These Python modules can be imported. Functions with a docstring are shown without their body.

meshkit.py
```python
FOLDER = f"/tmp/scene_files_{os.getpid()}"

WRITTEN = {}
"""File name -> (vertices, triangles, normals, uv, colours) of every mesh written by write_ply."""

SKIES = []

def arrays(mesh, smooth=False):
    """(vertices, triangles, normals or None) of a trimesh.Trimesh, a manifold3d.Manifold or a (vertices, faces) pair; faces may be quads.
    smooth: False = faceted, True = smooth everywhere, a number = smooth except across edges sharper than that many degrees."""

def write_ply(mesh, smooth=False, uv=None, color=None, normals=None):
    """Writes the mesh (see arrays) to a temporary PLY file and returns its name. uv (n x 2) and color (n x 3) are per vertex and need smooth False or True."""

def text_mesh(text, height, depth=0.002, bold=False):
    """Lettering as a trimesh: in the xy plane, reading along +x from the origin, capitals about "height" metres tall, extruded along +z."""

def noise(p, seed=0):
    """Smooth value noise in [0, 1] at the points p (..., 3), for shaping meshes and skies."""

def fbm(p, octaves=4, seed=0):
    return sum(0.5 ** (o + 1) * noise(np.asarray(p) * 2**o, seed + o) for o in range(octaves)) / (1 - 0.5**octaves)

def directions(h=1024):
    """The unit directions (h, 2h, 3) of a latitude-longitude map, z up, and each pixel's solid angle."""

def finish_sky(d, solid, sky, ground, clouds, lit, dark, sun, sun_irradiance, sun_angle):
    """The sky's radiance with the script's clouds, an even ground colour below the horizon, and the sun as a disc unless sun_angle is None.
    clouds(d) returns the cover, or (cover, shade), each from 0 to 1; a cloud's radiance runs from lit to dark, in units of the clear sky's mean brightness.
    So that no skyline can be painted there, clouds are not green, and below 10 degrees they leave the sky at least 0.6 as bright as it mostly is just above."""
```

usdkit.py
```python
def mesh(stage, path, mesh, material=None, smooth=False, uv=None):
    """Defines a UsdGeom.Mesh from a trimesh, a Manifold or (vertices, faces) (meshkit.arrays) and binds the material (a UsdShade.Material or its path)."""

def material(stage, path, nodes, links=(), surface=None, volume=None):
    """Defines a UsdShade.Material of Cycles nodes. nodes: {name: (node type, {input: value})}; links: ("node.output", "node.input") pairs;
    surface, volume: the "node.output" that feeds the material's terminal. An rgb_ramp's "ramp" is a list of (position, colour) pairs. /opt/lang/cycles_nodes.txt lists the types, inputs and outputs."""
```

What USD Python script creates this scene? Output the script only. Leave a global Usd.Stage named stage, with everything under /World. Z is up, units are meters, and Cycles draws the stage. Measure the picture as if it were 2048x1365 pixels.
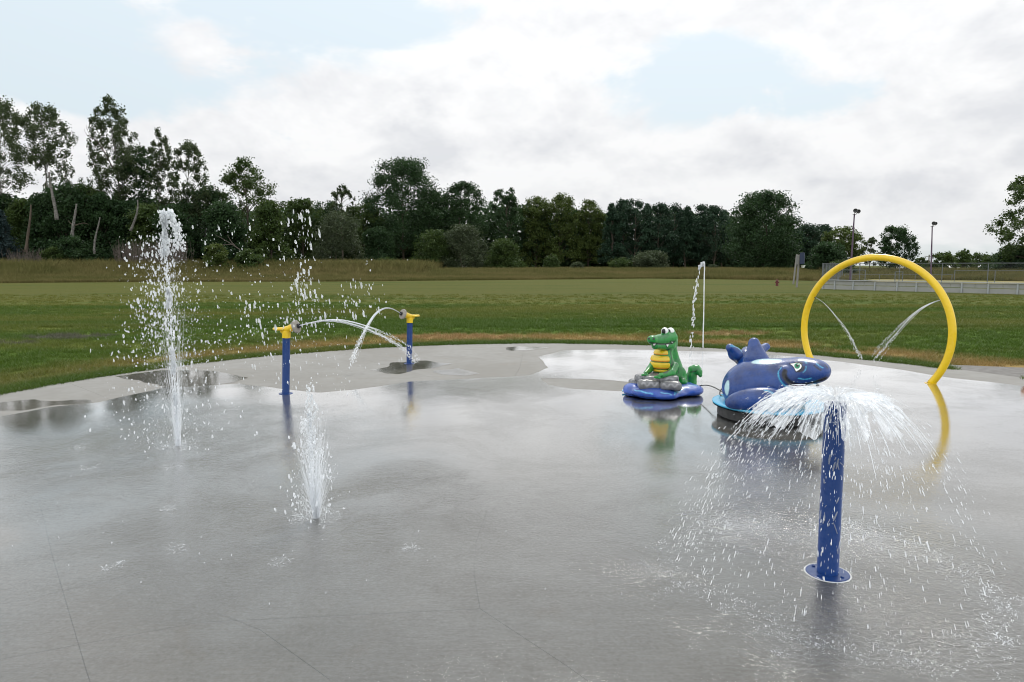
import math, random, re
import numpy as np, trimesh, usdkit, meshkit
from pxr import Usd, UsdGeom, UsdLux, UsdShade, Sdf, Gf, Vt
from shapely.geometry import Polygon, LineString, Point, MultiPolygon
from shapely.ops import unary_union

# ------------------------------------------------------------------ stage, camera, sky, sun
stage = Usd.Stage.CreateInMemory()
UsdGeom.SetStageUpAxis(stage, UsdGeom.Tokens.z)
UsdGeom.SetStageMetersPerUnit(stage, 1.0)
UsdGeom.Xform.Define(stage, '/World')
UsdGeom.Scope.Define(stage, '/World/Looks')

PITCH, EYE, FPX = math.radians(6.35), 1.6, 24 / 36 * 2048
cam = UsdGeom.Camera.Define(stage, '/World/camera')
cam.CreateFocalLengthAttr(24.0)
cam.CreateHorizontalApertureAttr(36.0)
cam.CreateVerticalApertureAttr(36.0 * 682 / 1024)
cam.CreateClippingRangeAttr(Gf.Vec2f(0.05, 20000))
EXPOSURE = 0.0
cam.CreateExposureAttr(EXPOSURE)
xf = UsdGeom.Xformable(cam)
xf.AddTranslateOp().Set(Gf.Vec3d(0, 0, EYE))
xf.AddRotateXOp().Set(90 - math.degrees(PITCH))

FW = np.array([0, math.cos(PITCH), -math.sin(PITCH)])
UP = np.array([0, math.sin(PITCH), math.cos(PITCH)])
RT = np.array([1.0, 0, 0])
CAM = np.array([0, 0, EYE])
def ray(px, py):
    return RT * (px - 1024) / FPX - UP * (py - 682.5) / FPX + FW
def P(px, py, d):                      # point of the world seen at this picture point, d metres ahead
    r = ray(px, py); return CAM + r * d / r[1]
def G(px, py, z=0.0):                  # point of the ground seen at this picture point
    r = ray(px, py); return CAM + r * (z - EYE) / r[2]
def M(px, d):                          # metres per picture point at that distance
    return px * d / FPX

T = Sdf.ValueTypeNames
class Ref(str): pass
class Graph:
    """Collects Cycles nodes; values may be references to other nodes' outputs."""
    def __init__(s): s.n, s.l = {}, []
    def __call__(s, kind, out, **kw):
        name = f'n{len(s.n)}_{kind}'; given = {}
        for k, v in kw.items():
            if isinstance(v, Ref): s.l.append((str(v), f'{name}.{k}'))
            else: given[k] = v
        s.n[name] = (kind, given); return Ref(f'{name}.{out}')
    def math(s, op, a, b=0.5, c=0.0, clamp=False): return s('math', 'value', math_type=op, value1=a, value2=b, value3=c, use_clamp=clamp)
    def smooth(s, v, a, b, lo=0.0, hi=1.0): return s('map_range', 'result', range_type='smoothstep', value=v, from_min=a, from_max=b, to_min=lo, to_max=hi, clamp=True)
    def noise(s, vec, scale, detail=2, rough=0.5, dist=0.0): return s('noise_texture', 'fac', vector=vec, scale=scale, detail=detail, roughness=rough, distortion=dist)
    def mix(s, f, a, b, kind='mix'): return s('mix', 'color', mix_type=kind, fac=f, color1=a, color2=b)
    def scale(s, vec, sc): return s('mapping', 'vector', vector=vec, scale=sc)
    def make(s, name, surface): return usdkit.material(stage, '/World/Looks/' + name, s.n, s.l, surface=str(surface))

SUN = np.array([0.25, 0.75, 1.05]); SUN /= np.linalg.norm(SUN)
SKY_STRENGTH = 0.1
def build_sky():
    g = Graph()
    d = g('texture_coordinate', 'generated')
    blue = g('sky_texture', 'color', sky_type='single_scattering', sun_disc=False, sun_elevation=float(math.asin(SUN[2])), sun_rotation=float(math.atan2(SUN[0], SUN[1])), aerosol_density=2.0)
    pale = g.mix(0.80, blue, (7.85, 8.8, 9.2))
    st = g.scale(d, (1, 1, 1.75))
    big = g.noise(st, 4.2, 9, 0.55, 0.35)
    n = big; edge_noise = g.noise(st, 7.5, 7, 0.6, 0.3)
    def blob(px, py, rx, ry, amp):         # opening (amp < 0) or thickening of the cloud deck round one direction
        nonlocal n
        c = ray(px, py); c /= np.linalg.norm(c)
        off = g('vector_math', 'vector', math_type='subtract', vector1=d, vector2=tuple(c))
        off = g('vector_math', 'vector', math_type='multiply', vector1=off, vector2=(FPX / rx, FPX / rx, FPX / ry))
        q = g('vector_math', 'value', math_type='length', vector1=off)
        q = g.math('add', q, g.math('multiply', g.math('subtract', edge_noise, .5), 2.2))
        n = g.math('add', n, g.smooth(q, 0.0, 1.6, amp, 0.0))
    blob(450, 90, 300, 95, -0.34); blob(1400, 190, 330, 110, -0.34); blob(60, 150, 210, 60, -0.25)
    blob(760, 20, 330, 45, -0.25); blob(1480, 90, 220, 60, -0.12); blob(130, 20, 160, 40, -0.18)
    blob(650, 160, 300, 90, 0.22); blob(1150, 230, 420, 130, 0.18); blob(270, 60, 110, 80, 0.30)
    blob(1850, 70, 300, 90, 0.32); blob(1000, 380, 1400, 110, 0.22); blob(1950, 250, 200, 90, 0.2)
    blob(180, 250, 300, 60, 0.15); blob(1150, 25, 330, 45, 0.16)
    cover = g.smooth(n, 0.37, 0.53)
    lump = g.noise(g.scale(d, (1, 1, 2.3)), 5.5, 6, 0.5, 0.2)
    thick = g.math('multiply', g.smooth(n, 0.50, 0.80), g.smooth(lump, 0.42, 0.66))
    def grey(px, py, rx, ry, amp):
        nonlocal thick
        c = ray(px, py); c /= np.linalg.norm(c)
        off = g('vector_math', 'vector', math_type='subtract', vector1=d, vector2=tuple(c))
        off = g('vector_math', 'vector', math_type='multiply', vector1=off, vector2=(FPX / rx, FPX / rx, FPX / ry))
        q = g('vector_math', 'value', math_type='length', vector1=off)
        thick = g.math('add', thick, g.smooth(q, 0.0, 1.5, amp, 0.0), clamp=True)
    grey(590, 150, 170, 60, 0.45); grey(270, 60, 120, 80, 0.5); grey(130, 110, 180, 50, 0.35); grey(1320, 40, 300, 45, 0.4); grey(1250, 310, 260, 60, 0.3); grey(1990, 180, 160, 60, .25)
    grey(350, 230, 240, 60, .25)
    # heaped tops catch the light, undersides are grey: compare the heap with itself a little higher up
    def heap(dz, sc): return g.noise(g('vector_math', 'vector', math_type='add', vector1=g.scale(d, (1, 1, 1.5)), vector2=(0, 0, dz)), sc, 8, .56, .25)
    relief = g.math('add', g.math('multiply', g.math('subtract', heap(0.05, 5.0), heap(0.0, 5.0)), 2.6), g.math('multiply', g.math('subtract', heap(0.018, 13.0), heap(0.0, 13.0)), 1.2))
    thick = g.math('add', g.math('add', g.math('multiply', thick, .75), .16), relief, clamp=True)
    cloud = g.mix(thick, (9.45, 9.5, 9.55), (7.5, 7.65, 7.95))
    col = g.mix(cover, pale, cloud)
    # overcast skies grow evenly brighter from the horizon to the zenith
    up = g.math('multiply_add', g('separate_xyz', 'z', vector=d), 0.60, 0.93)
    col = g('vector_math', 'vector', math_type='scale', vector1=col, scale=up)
    return g.make('sky_look', g('background_shader', 'background', color=col, strength=SKY_STRENGTH))

def bind(prim, m): UsdShade.MaterialBindingAPI.Apply(prim).Bind(m)
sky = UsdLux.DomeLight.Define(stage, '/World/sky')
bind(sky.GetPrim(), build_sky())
sky.GetPrim().SetCustomDataByKey('kind', 'structure')
sun = UsdLux.DistantLight.Define(stage, '/World/sun')
sun.CreateIntensityAttr(0.4); sun.CreateAngleAttr(14.0); sun.CreateColorAttr(Gf.Vec3f(1.0, 0.96, 0.9))
sun.GetPrim().CreateAttribute('inputs:normalize', T.Bool).Set(True)
sx = UsdGeom.Xformable(sun)
sx.AddRotateZOp().Set(math.degrees(math.atan2(SUN[0], -SUN[1])))
sx.AddRotateXOp().Set(math.degrees(math.acos(SUN[2])))

# ------------------------------------------------------------------ naming and mesh helpers
used = {}
def numbered(path):
    k = used.get(path, 0); used[path] = k + 1
    return path if k == 0 else f'{path}_{k:03d}'
def tag(prim, label=None, cat=None, group=None, kind=None):
    prim = prim.GetPrim() if hasattr(prim, 'GetPrim') else prim
    for k, v in (('label', label), ('category', cat), ('group', group), ('kind', kind)):
        if v: prim.SetCustomDataByKey(k, v)
    return prim
def thing(name, label, cat, group=None, loc=(0, 0, 0)):
    x = UsdGeom.Xform.Define(stage, numbered('/World/' + name))
    if any(loc): x.AddTranslateOp().Set(Gf.Vec3d(*map(float, loc)))
    return tag(x, label, cat, group)
ORIGIN = {}
def obj(name, mesh, mat, parent=None, smooth=False, kind=None, label=None, paint=None, local=False):
    """One Mesh prim; world coordinates are moved into the thing's own frame unless local."""
    base = str(parent.GetPath()) if parent is not None else '/World'
    v, f = (np.asarray(mesh.vertices), np.asarray(mesh.faces)) if hasattr(mesh, 'vertices') else (np.asarray(mesh[0], float), np.asarray(mesh[1], int))
    if parent is not None and not local:
        x = UsdGeom.Xformable(stage.GetPrimAtPath('/'.join(base.split('/')[:3])))
        ops = x.GetOrderedXformOps()
        if ops: v = v - np.array(ops[0].Get())
    use = np.zeros(len(v), bool); use[f.ravel()] = True
    if not use.all():
        f = (np.cumsum(use) - 1)[f]; v = v[use]; paint = None if paint is None else np.asarray(paint)[use]
    m = usdkit.mesh(stage, numbered(base + '/' + name), (v, f), mat, smooth)
    if paint is not None:
        UsdGeom.PrimvarsAPI(m).CreatePrimvar('paint', T.Color3fArray, 'vertex').Set(Vt.Vec3fArray.FromNumpy(np.asarray(paint, np.float32)))
    return tag(m, label, None, None, kind)

def joined(parts):
    vs, fs, n = [], [], 0
    for p in parts:
        v, f = (p.vertices, p.faces) if hasattr(p, 'vertices') else p
        f = np.asarray(f)
        if f.shape[1] == 4: f = np.vstack([f[:, [0, 1, 2]], f[:, [0, 2, 3]]])
        vs.append(np.asarray(v, float)); fs.append(f + n); n += len(v)
    return np.vstack(vs), np.vstack(fs)
def box(c, s, rz=0.0, bevel=0.0):
    """Box centred at c with sizes s, turned about z, chamfered."""
    sx_, sy_, sz_ = np.array(s) / 2
    b = min(bevel, sx_ * .9, sy_ * .9, sz_ * .9)
    if b > 0:
        pts = []
        for a in (-1, 1):
            for e in (-1, 1):
                for h in (-1, 1):
                    pts += [(a * (sx_ - b), e * (sy_ - b), h * sz_), (a * sx_, e * (sy_ - b), h * (sz_ - b)), (a * (sx_ - b), e * sy_, h * (sz_ - b))]
        m = trimesh.convex.convex_hull(np.array(pts))
    else: m = trimesh.creation.box(np.array(s))
    R = np.array([[math.cos(rz), -math.sin(rz), 0], [math.sin(rz), math.cos(rz), 0], [0, 0, 1]])
    return np.asarray(m.vertices) @ R.T + np.asarray(c, float), np.asarray(m.faces)
def tube(pts, rad, sides=8, caps=True):
    pts = np.asarray(pts, float); n = len(pts)
    rad = np.broadcast_to(np.asarray(rad, float), (n,))
    t = np.gradient(pts, axis=0) if n > 2 else np.repeat((pts[1:] - pts[:1]), n, 0)
    t /= np.maximum(np.linalg.norm(t, axis=1, keepdims=True), 1e-9)
    ref = np.array([0, 0, 1.0]) if abs(t[0, 2]) < .9 else np.array([1.0, 0, 0])
    u = np.cross(t[0], ref); u /= np.linalg.norm(u)
    rings = []
    a = np.arange(sides) / sides * 2 * np.pi
    for i in range(n):
        u = u - t[i] * (u @ t[i]); u /= max(np.linalg.norm(u), 1e-9); w = np.cross(t[i], u)
        rings.append(pts[i] + rad[i] * (np.cos(a)[:, None] * u + np.sin(a)[:, None] * w))
    v = np.vstack(rings); f = []
    k = np.arange(sides); k2 = (k + 1) % sides
    for i in range(n - 1):
        A, B = i * sides, (i + 1) * sides
        f += [np.stack([A + k, A + k2, B + k2], 1), np.stack([A + k, B + k2, B + k], 1)]
    f = np.vstack(f)
    if caps:
        v = np.vstack([v, pts[:1], pts[-1:]])
        f = np.vstack([f, np.stack([np.full(sides, n * sides), k2, k], 1), np.stack([np.full(sides, n * sides + 1), (n - 1) * sides + k, (n - 1) * sides + k2], 1)])
    return v, f
def lathe(profile, c, sides=32, axis=None):
    """Revolves (r, h) pairs about the axis through c (z by default)."""
    pr = np.asarray(profile, float); a = np.arange(sides) / sides * 2 * np.pi
    ax = np.array([0, 0, 1.0]) if axis is None else np.asarray(axis, float) / np.linalg.norm(axis)
    ref = np.array([1.0, 0, 0]) if abs(ax[0]) < .9 else np.array([0, 1.0, 0])
    u = np.cross(ref, ax); u /= np.linalg.norm(u); w = np.cross(ax, u)
    ring = np.cos(a)[:, None] * u + np.sin(a)[:, None] * w
    v = np.vstack([np.asarray(c) + r * ring + h * ax for r, h in pr])
    k = np.arange(sides); k2 = (k + 1) % sides; f = []
    for i in range(len(pr) - 1):
        A, B = i * sides, (i + 1) * sides
        f += [np.stack([A + k, A + k2, B + k2], 1), np.stack([A + k, B + k2, B + k], 1)]
    return v, np.vstack(f)
def spline(pts, n):
    from scipy.interpolate import make_interp_spline
    pts = np.asarray(pts, float); s = np.r_[0, np.cumsum(np.linalg.norm(np.diff(pts, axis=0), axis=1))]
    return make_interp_spline(s, pts, k=min(3, len(pts) - 1))(np.linspace(0, s[-1], n))
def flat(poly, z, grid=None):
    """Triangulated sheet of a shapely polygon at height z."""
    out = []
    for p in getattr(poly, 'geoms', [poly]):
        if p.is_empty or p.area < 1e-4: continue
        v, f = trimesh.creation.triangulate_polygon(p, engine='earcut')
        e1, e2 = v[f[:, 1]] - v[f[:, 0]], v[f[:, 2]] - v[f[:, 0]]
        f = np.where((e1[:, 0] * e2[:, 1] - e1[:, 1] * e2[:, 0] < 0)[:, None], f[:, ::-1], f)
        out.append((np.c_[v, np.full(len(v), z)], f))
    return joined(out)
def slab_mesh(poly, z0, z1):
    return joined([(lambda m: (np.asarray(m.vertices) + [0, 0, z0], np.asarray(m.faces)))(trimesh.creation.extrude_polygon(p, z1 - z0, engine='earcut')) for p in getattr(poly, 'geoms', [poly]) if p.area > 1e-3])

# ------------------------------------------------------------------ materials
def POS(g): return g('geometry', 'position')
def plain(name, col, rough=0.5, spec=0.5, metal=0.0, coat=0.0, vary=0.12, scale=6.0, bump=0.0, bscale=60.0):
    g = Graph(); p = POS(g)
    n = g.noise(p, scale, 5, 0.6)
    c = g.mix(n, tuple(np.array(col) * (1 - vary)), tuple(np.array(col) * (1 + vary)))
    kw = {}
    if bump: kw['normal'] = g('bump', 'normal', height=g.noise(p, bscale, 4, 0.6), strength=bump, distance=0.01)
    r = g.smooth(g.noise(p, scale * 3, 3), .3, .7, rough * .8, min(1, rough * 1.25))
    return g.make(name, g('principled_bsdf', 'BSDF', base_color=c, roughness=r, specular_ior_level=spec, metallic=metal, coat_weight=coat, coat_roughness=0.08, **kw))
def painted(name, rough=0.3, coat=0.4):
    g = Graph(); p = POS(g)
    c = g('attribute', 'color', attribute='paint')
    n = g.noise(p, 14, 5, 0.65)
    c = g.mix(g.smooth(n, .3, .8, 0, .05), c, (.30, .33, .38))
    b = g('bump', 'normal', height=g.noise(p, 45, 3, .5), strength=0.12, distance=0.01)
    return g.make(name, g('principled_bsdf', 'BSDF', base_color=c, roughness=g.smooth(n, .3, .7, rough * .7, rough * 1.5), coat_weight=coat, coat_roughness=.1, normal=b))
def leafy(name, a, b, trans=0.25, rough=0.55):
    g = Graph(); p = POS(g)
    r = g('geometry', 'random_per_island')
    n = g.noise(p, 0.35, 3, 0.6)
    f = g.math('multiply', g.math('add', r, g.smooth(n, .3, .7)), 0.5)
    c = g.mix(f, a, b)
    s = g('principled_bsdf', 'BSDF', base_color=c, roughness=rough, specular_ior_level=0.25)
    t = g('translucent_bsdf', 'BSDF', color=g.mix(.5, c, tuple(np.array(b) * 1.4)))
    return g.make(name, g('mix_closure', 'closure', fac=trans, closure1=s, closure2=t))

PAD_C, PAD_R = np.array([0.62, 6.77]), 7.25
def grass_colour(g, p):
    """Mown turf: greener and browner bands, dead strips along the pad's edge, one bare patch."""
    dist = g('vector_math', 'value', math_type='distance', vector1=g('vector_math', 'vector', math_type='multiply', vector1=p, vector2=(1, 1, 0)), vector2=(float(PAD_C[0]), float(PAD_C[1]), 0))
    bands = g.noise(g.scale(p, (.05, .30, 0)), 1.0, 4, .6, .6)
    far = g.smooth(g('separate_xyz', 'y', vector=p), 13, 45)
    dry = g.smooth(g.math('add', bands, g.math('multiply', far, .20)), .42, .72)
    c = g.mix(dry, (.080, .148, .017), (.195, .200, .042))
    mott = g.noise(p, 1.3, 6, .65)
    c = g.mix(g.smooth(mott, .35, .75, 0, .45), c, (.11, .162, .024))
    leftn = g.smooth(g('separate_xyz', 'x', vector=p), -10, -2.5)
    edge = g.math('multiply', g.smooth(dist, 7.3, 8.0), g.smooth(dist, 9.8, 8.5))
    edge = g.math('multiply', edge, g.smooth(g.noise(g.scale(p, (.35, .9, 0)), 1.1, 5, .6, .5), .36, .52))
    edge = g.math('multiply', edge, leftn)
    c = g.mix(g.math('multiply', edge, .9), c, (.40, .27, .11))
    # bare patch left of the pad
    def patch(c, cx, cy, rx, ry, col, amt):
        q = g('vector_math', 'vector', math_type='multiply', vector1=g('vector_math', 'vector', math_type='subtract', vector1=p, vector2=(cx, cy, 0)), vector2=(1 / rx, 1 / ry, 0))
        q = g.math('add', g('vector_math', 'value', math_type='length', vector1=q), g.math('multiply', g.math('subtract', g.noise(p, 1.6, 5, .65), .5), 1.3))
        return g.mix(g.smooth(q, .95, .6, 0, amt), c, col)
    a = G(135, 672); c = patch(c, a[0], a[1], 1.3, .75, (.13, .12, .10), .85)
    a = G(20, 684); c = patch(c, a[0], a[1], .8, .4, (.13, .12, .10), .7)
    a = G(900, 672); c = patch(c, a[0], a[1], 2.2, .7, (.38, .245, .115), .9)
    a = G(1450, 665); c = patch(c, a[0], a[1], 1.4, .6, (.34, .235, .11), .85)
    return c
def grass_mat(name, ground):
    g = Graph(); p = POS(g)
    c = grass_colour(g, p)
    if ground:
        c = g.mix(1.0, c, g.mix(g.noise(g.scale(p, (.5, 1.6, 1)), 3.0, 5, .65), (.60, .60, .58), (.98, .98, .96)), 'multiply')
        thin = g.smooth(g('separate_xyz', 'y', vector=p), 17, 38, 1.0, .60); c = g('vector_math', 'vector', math_type='scale', vector1=c, scale=thin)  # distant ground colour darkened, painting in the shade grass blades cast on each other
        h = g.math('add', g.noise(p, 26, 4, .7), g.noise(p, 4, 4, .6))
        b = g('bump', 'normal', height=h, strength=.7, distance=.05)
        return g.make(name, g('principled_bsdf', 'BSDF', base_color=c, roughness=.9, specular_ior_level=.1, normal=b))
    r = g('geometry', 'random_per_island')
    c = g.mix(1.0, c, g.mix(r, (.75, .75, .7), (1.3, 1.28, 1.2)), 'multiply')
    s = g('principled_bsdf', 'BSDF', base_color=c, roughness=.5, specular_ior_level=.25)
    return g.make(name, g('mix_closure', 'closure', fac=.3, closure1=s, closure2=g('translucent_bsdf', 'BSDF', color=c)))
def meadow_mat(name, ground):
    g = Graph(); p = POS(g)
    n = g.noise(g.scale(p, (.06, .12, 0)), 1.0, 5, .6, .4)
    c = g.mix(g.smooth(n, .35, .7), (.19, .175, .065), (.30, .24, .11))
    c = g.mix(g.smooth(g.noise(p, .5, 5, .65), .4, .8, 0, .7), c, (.115, .13, .036))
    if not ground:
        r = g('geometry', 'random_per_island')
        c = g.mix(1.0, c, g.mix(r, (.6, .62, .55), (1.5, 1.45, 1.35)), 'multiply')
    return g.make(name, g('principled_bsdf', 'BSDF', base_color=c, roughness=.8, specular_ior_level=.1))
def concrete_mat():
    g = Graph(); p = POS(g)
    n1 = g.noise(p, .55, 6, .6, .3); n2 = g.noise(p, 6, 6, .7); n3 = g.noise(p, 160, 3, .6)
    c = g.mix(g.smooth(n1, .3, .7), (.225, .217, .199), (.285, .281, .267))
    c = g.mix(g.smooth(n2, .35, .75, 0, .55), c, (.205, .195, .176))
    c = g.mix(g.smooth(n3, .55, .75, 0, .5), c, (.17, .157, .14))
    broom = g.noise(g.scale(p, (2.5, 140, 1)), 1.0, 3, .6)
    c = g.mix(g.smooth(broom, .45, .75, 0, .18), c, (.17, .163, .15))
    stain = g.noise(p, 1.4, 6, .7, 1.2)
    c = g.mix(g.smooth(stain, .56, .72, 0, .45), c, (.215, .188, .152))
    h = g.math('add', g.math('multiply', broom, .6), g.math('add', g.math('multiply', n2, 1.0), g.math('multiply', n3, .5)))
    b = g('bump', 'normal', height=h, strength=.35, distance=.004)
    return g.make('concrete', g('principled_bsdf', 'BSDF', base_color=c, roughness=.75, specular_ior_level=.3, normal=b))
def film_mat(name, tint, calm, gloss=2.2):
    """A skin of clear water: mirror by fresnel, else see-through; ripples spread from where jets fall."""
    g = Graph(); p = POS(g)
    sm = g.noise(g.scale(p, (1, 1.5, 1)), 30, 4, .6, .8)
    fine = g.noise(g.scale(p, (1, 1.3, 1)), 95, 3, .6, .5)
    md = g.noise(p, 6, 3, .5, .5)
    def near(x, y, a, b):
        q = g('vector_math', 'value', math_type='distance', vector1=p, vector2=(x, y, 0)); return g.smooth(q, a, b, 1, 0)
    act = None
    for x, y, b in ((1.64, 3.39, 3.0), (-1.24, 4.18, 2.2), (-2.96, 5.92, 2.4), (0, 1, 4.2), (-.3, 9.0, 1.6)):
        v = near(x, y, .3, b); act = v if act is None else g.math('maximum', act, v)
    patchy = g.smooth(g.noise(p, .8, 4, .6, .5), .3, .7, .25, 1)
    act = g.math('multiply', g.math('add', g.math('multiply', act, .90), .12), patchy)
    h = g.math('add', g.math('multiply', sm, .62), g.math('add', g.math('multiply', fine, .26), g.math('multiply', md, .30)))
    # rings running out from under the umbrella of water
    rd = g('vector_math', 'value', math_type='distance', vector1=p, vector2=(1.64, 3.39, 0)); rd = g.math('add', rd, g.math('multiply', g.noise(p, 5.0, 4, .6), .45))
    ring = g.math('multiply', g.math('sine', g.math('multiply', rd, 95.0)), g.math('multiply', g.smooth(rd, .45, 1.0), g.smooth(rd, 1.9, 1.1)))
    h = g.math('add', h, g.math('multiply', ring, .11))
    st = g.math('multiply', act, calm)
    b = g('bump', 'normal', height=h, strength=st, distance=.017)
    fr = g.math('multiply', g('fresnel', 'fac', IOR=1.33, normal=b), gloss, clamp=True)
    cover = g.smooth(g.math('add', g.noise(p, .75, 7, .68, .9), g.math('multiply', g.math('subtract', g.noise(p, 70, 3, .6), .5), .55)), .34, .58, .76, 1.0)
    fr = g.math('multiply', fr, cover)
    t0 = g.noise(g.scale(p, (.7, 1.2, 1)), 1.1, 7, .68, .6); t1 = g.noise(p, 55, 4, .7); t2 = g.noise(g.scale(p, (6, 90, 1)), 1.0, 3, .6)
    tt = g.math('add', g.math('multiply', t0, .7), g.math('add', g.math('multiply', t1, .9), g.math('multiply', t2, .5)))
    tr = g('transparent_bsdf', 'BSDF', color=g.mix(g.smooth(tt, .80, 1.32), tuple(np.array(tint) * np.array([.84, .825, .80])), tuple(np.array(tint) * 1.05)))
    gl = g('glossy_bsdf', 'BSDF', color=(1, 1, 1), roughness=.03, normal=b)
    return g.make(name, g('mix_closure', 'closure', fac=fr, closure1=tr, closure2=gl))
def water_mat(name, white, clear=.3, rough=.08):
    """White torn water mixed with clear water that lets the background through."""
    g = Graph()
    s = g('principled_bsdf', 'BSDF', base_color=(.97, .98, 1), roughness=rough, ior=1.33, transmission_weight=1.0)
    w = g('mix_closure', 'closure', fac=.5, closure1=g('diffuse_bsdf', 'BSDF', color=(.93, .95, .97)), closure2=g('translucent_bsdf', 'BSDF', color=(.93, .95, .97)))
    m = g('mix_closure', 'closure', fac=white, closure1=s, closure2=w)
    r = g('geometry', 'random_per_island')
    return g.make(name, g('mix_closure', 'closure', fac=g.math('multiply_add', r, clear, clear * .5), closure1=m, closure2=g('transparent_bsdf', 'BSDF', color=(.98, .985, .99))))
def bark_mat(name, a, b, sc=(3, 3, .8)):
    g = Graph(); p = POS(g)
    n = g.noise(g.scale(p, sc), 2.0, 5, .65)
    c = g.mix(g.smooth(n, .35, .65), a, b)
    return g.make(name, g('principled_bsdf', 'BSDF', base_color=c, roughness=.85, specular_ior_level=.2))

L = {}
L['concrete'] = concrete_mat()
L['walk'] = plain('walk_concrete', (.17, .163, .153), .8, .3, vary=.18, scale=3)
L['film'] = film_mat('water_film_look', (.815, .824, .828), .46)
L['puddle'] = film_mat('puddle_look', (.80, .80, .785), .16, 1.35)
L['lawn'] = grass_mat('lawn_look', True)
L['blade'] = grass_mat('grass_blade', False)
L['meadow'] = meadow_mat('meadow_look', True)
L['straw'] = meadow_mat('tall_grass_look', False)
L['path'] = plain('path_gravel', (.34, .31, .26), .9, .2, scale=2)
L['blue'] = plain('blue_paint', (.003, .028, .128), .32, .4, coat=.3, vary=.08)
L['yellow'] = plain('yellow_paint', (.68, .45, .006), .32, .5, coat=.4, vary=.05)
L['greydisc'] = plain('grey_disc', (.26, .24, .21), .7, .3, vary=.35, scale=40)
L['blackrubber'] = plain('black_rubber', (.012, .012, .013), .5)
L['rim'] = plain('pale_grout', (.55, .56, .56), .6)
L['paint'] = painted('painted_fibreglass')
L['white'] = plain('eye_white', (.80, .80, .78), .25, coat=.5, vary=.03)
L['black'] = plain('black_paint', (.008, .008, .009), .3, coat=.4)
L['green_iris'] = plain('green_iris', (.010, .20, .085), .25, coat=.5)
L['red'] = plain('red_mouth', (.22, .012, .010), .35)
L['cyan'] = plain('cyan_paint', (.05, .36, .58), .35, coat=.3)
L['drum'] = plain('dark_drum', (.020, .020, .020), .6)
L['cable'] = plain('cable', (.10, .095, .085), .5)
L['foam'] = water_mat('white_water', .58, .34)
L['drop'] = water_mat('water_drop', .34, .48)
L['stream'] = water_mat('water_stream_look', .42, .60)
L['splash'] = water_mat('splash_water', .34, .56)
L['bark_pale'] = bark_mat('pale_bark', (.20, .19, .172), (.075, .070, .062), (2, 2, 5))
L['bark'] = bark_mat('brown_bark', (.060, .048, .036), (.11, .092, .072))
L['bark_dead'] = bark_mat('dead_wood', (.11, .085, .063), (.06, .048, .038))
L['leaf_aspen'] = leafy('leaf_aspen', (.040, .062, .022), (.085, .110, .050), .25, .45)
L['leaf_dark'] = leafy('leaf_dark', (.018, .044, .015), (.046, .085, .028))
L['leaf_mid'] = leafy('leaf_mid', (.032, .060, .014), (.075, .110, .025))
L['leaf_light'] = leafy('leaf_light', (.048, .076, .016), (.10, .13, .030))
L['leaf_grey'] = leafy('leaf_grey', (.045, .064, .030), (.085, .105, .052))
L['needle'] = leafy('needle', (.015, .040, .020), (.038, .072, .038), .1)
L['spruce'] = leafy('blue_needle', (.022, .042, .042), (.050, .078, .080), .1)
L['twig'] = bark_mat('dead_twig', (.13, .105, .090), (.085, .070, .060))
L['wood_grey'] = plain('weathered_wood', (.20, .19, .175), .8, .2, vary=.25, scale=5)
L['board'] = plain('rink_board', (.27, .27, .25), .7, .3, vary=.14, scale=2.2)
L['boardpost'] = plain('board_post', (.30, .315, .315), .6, .3)
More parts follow.
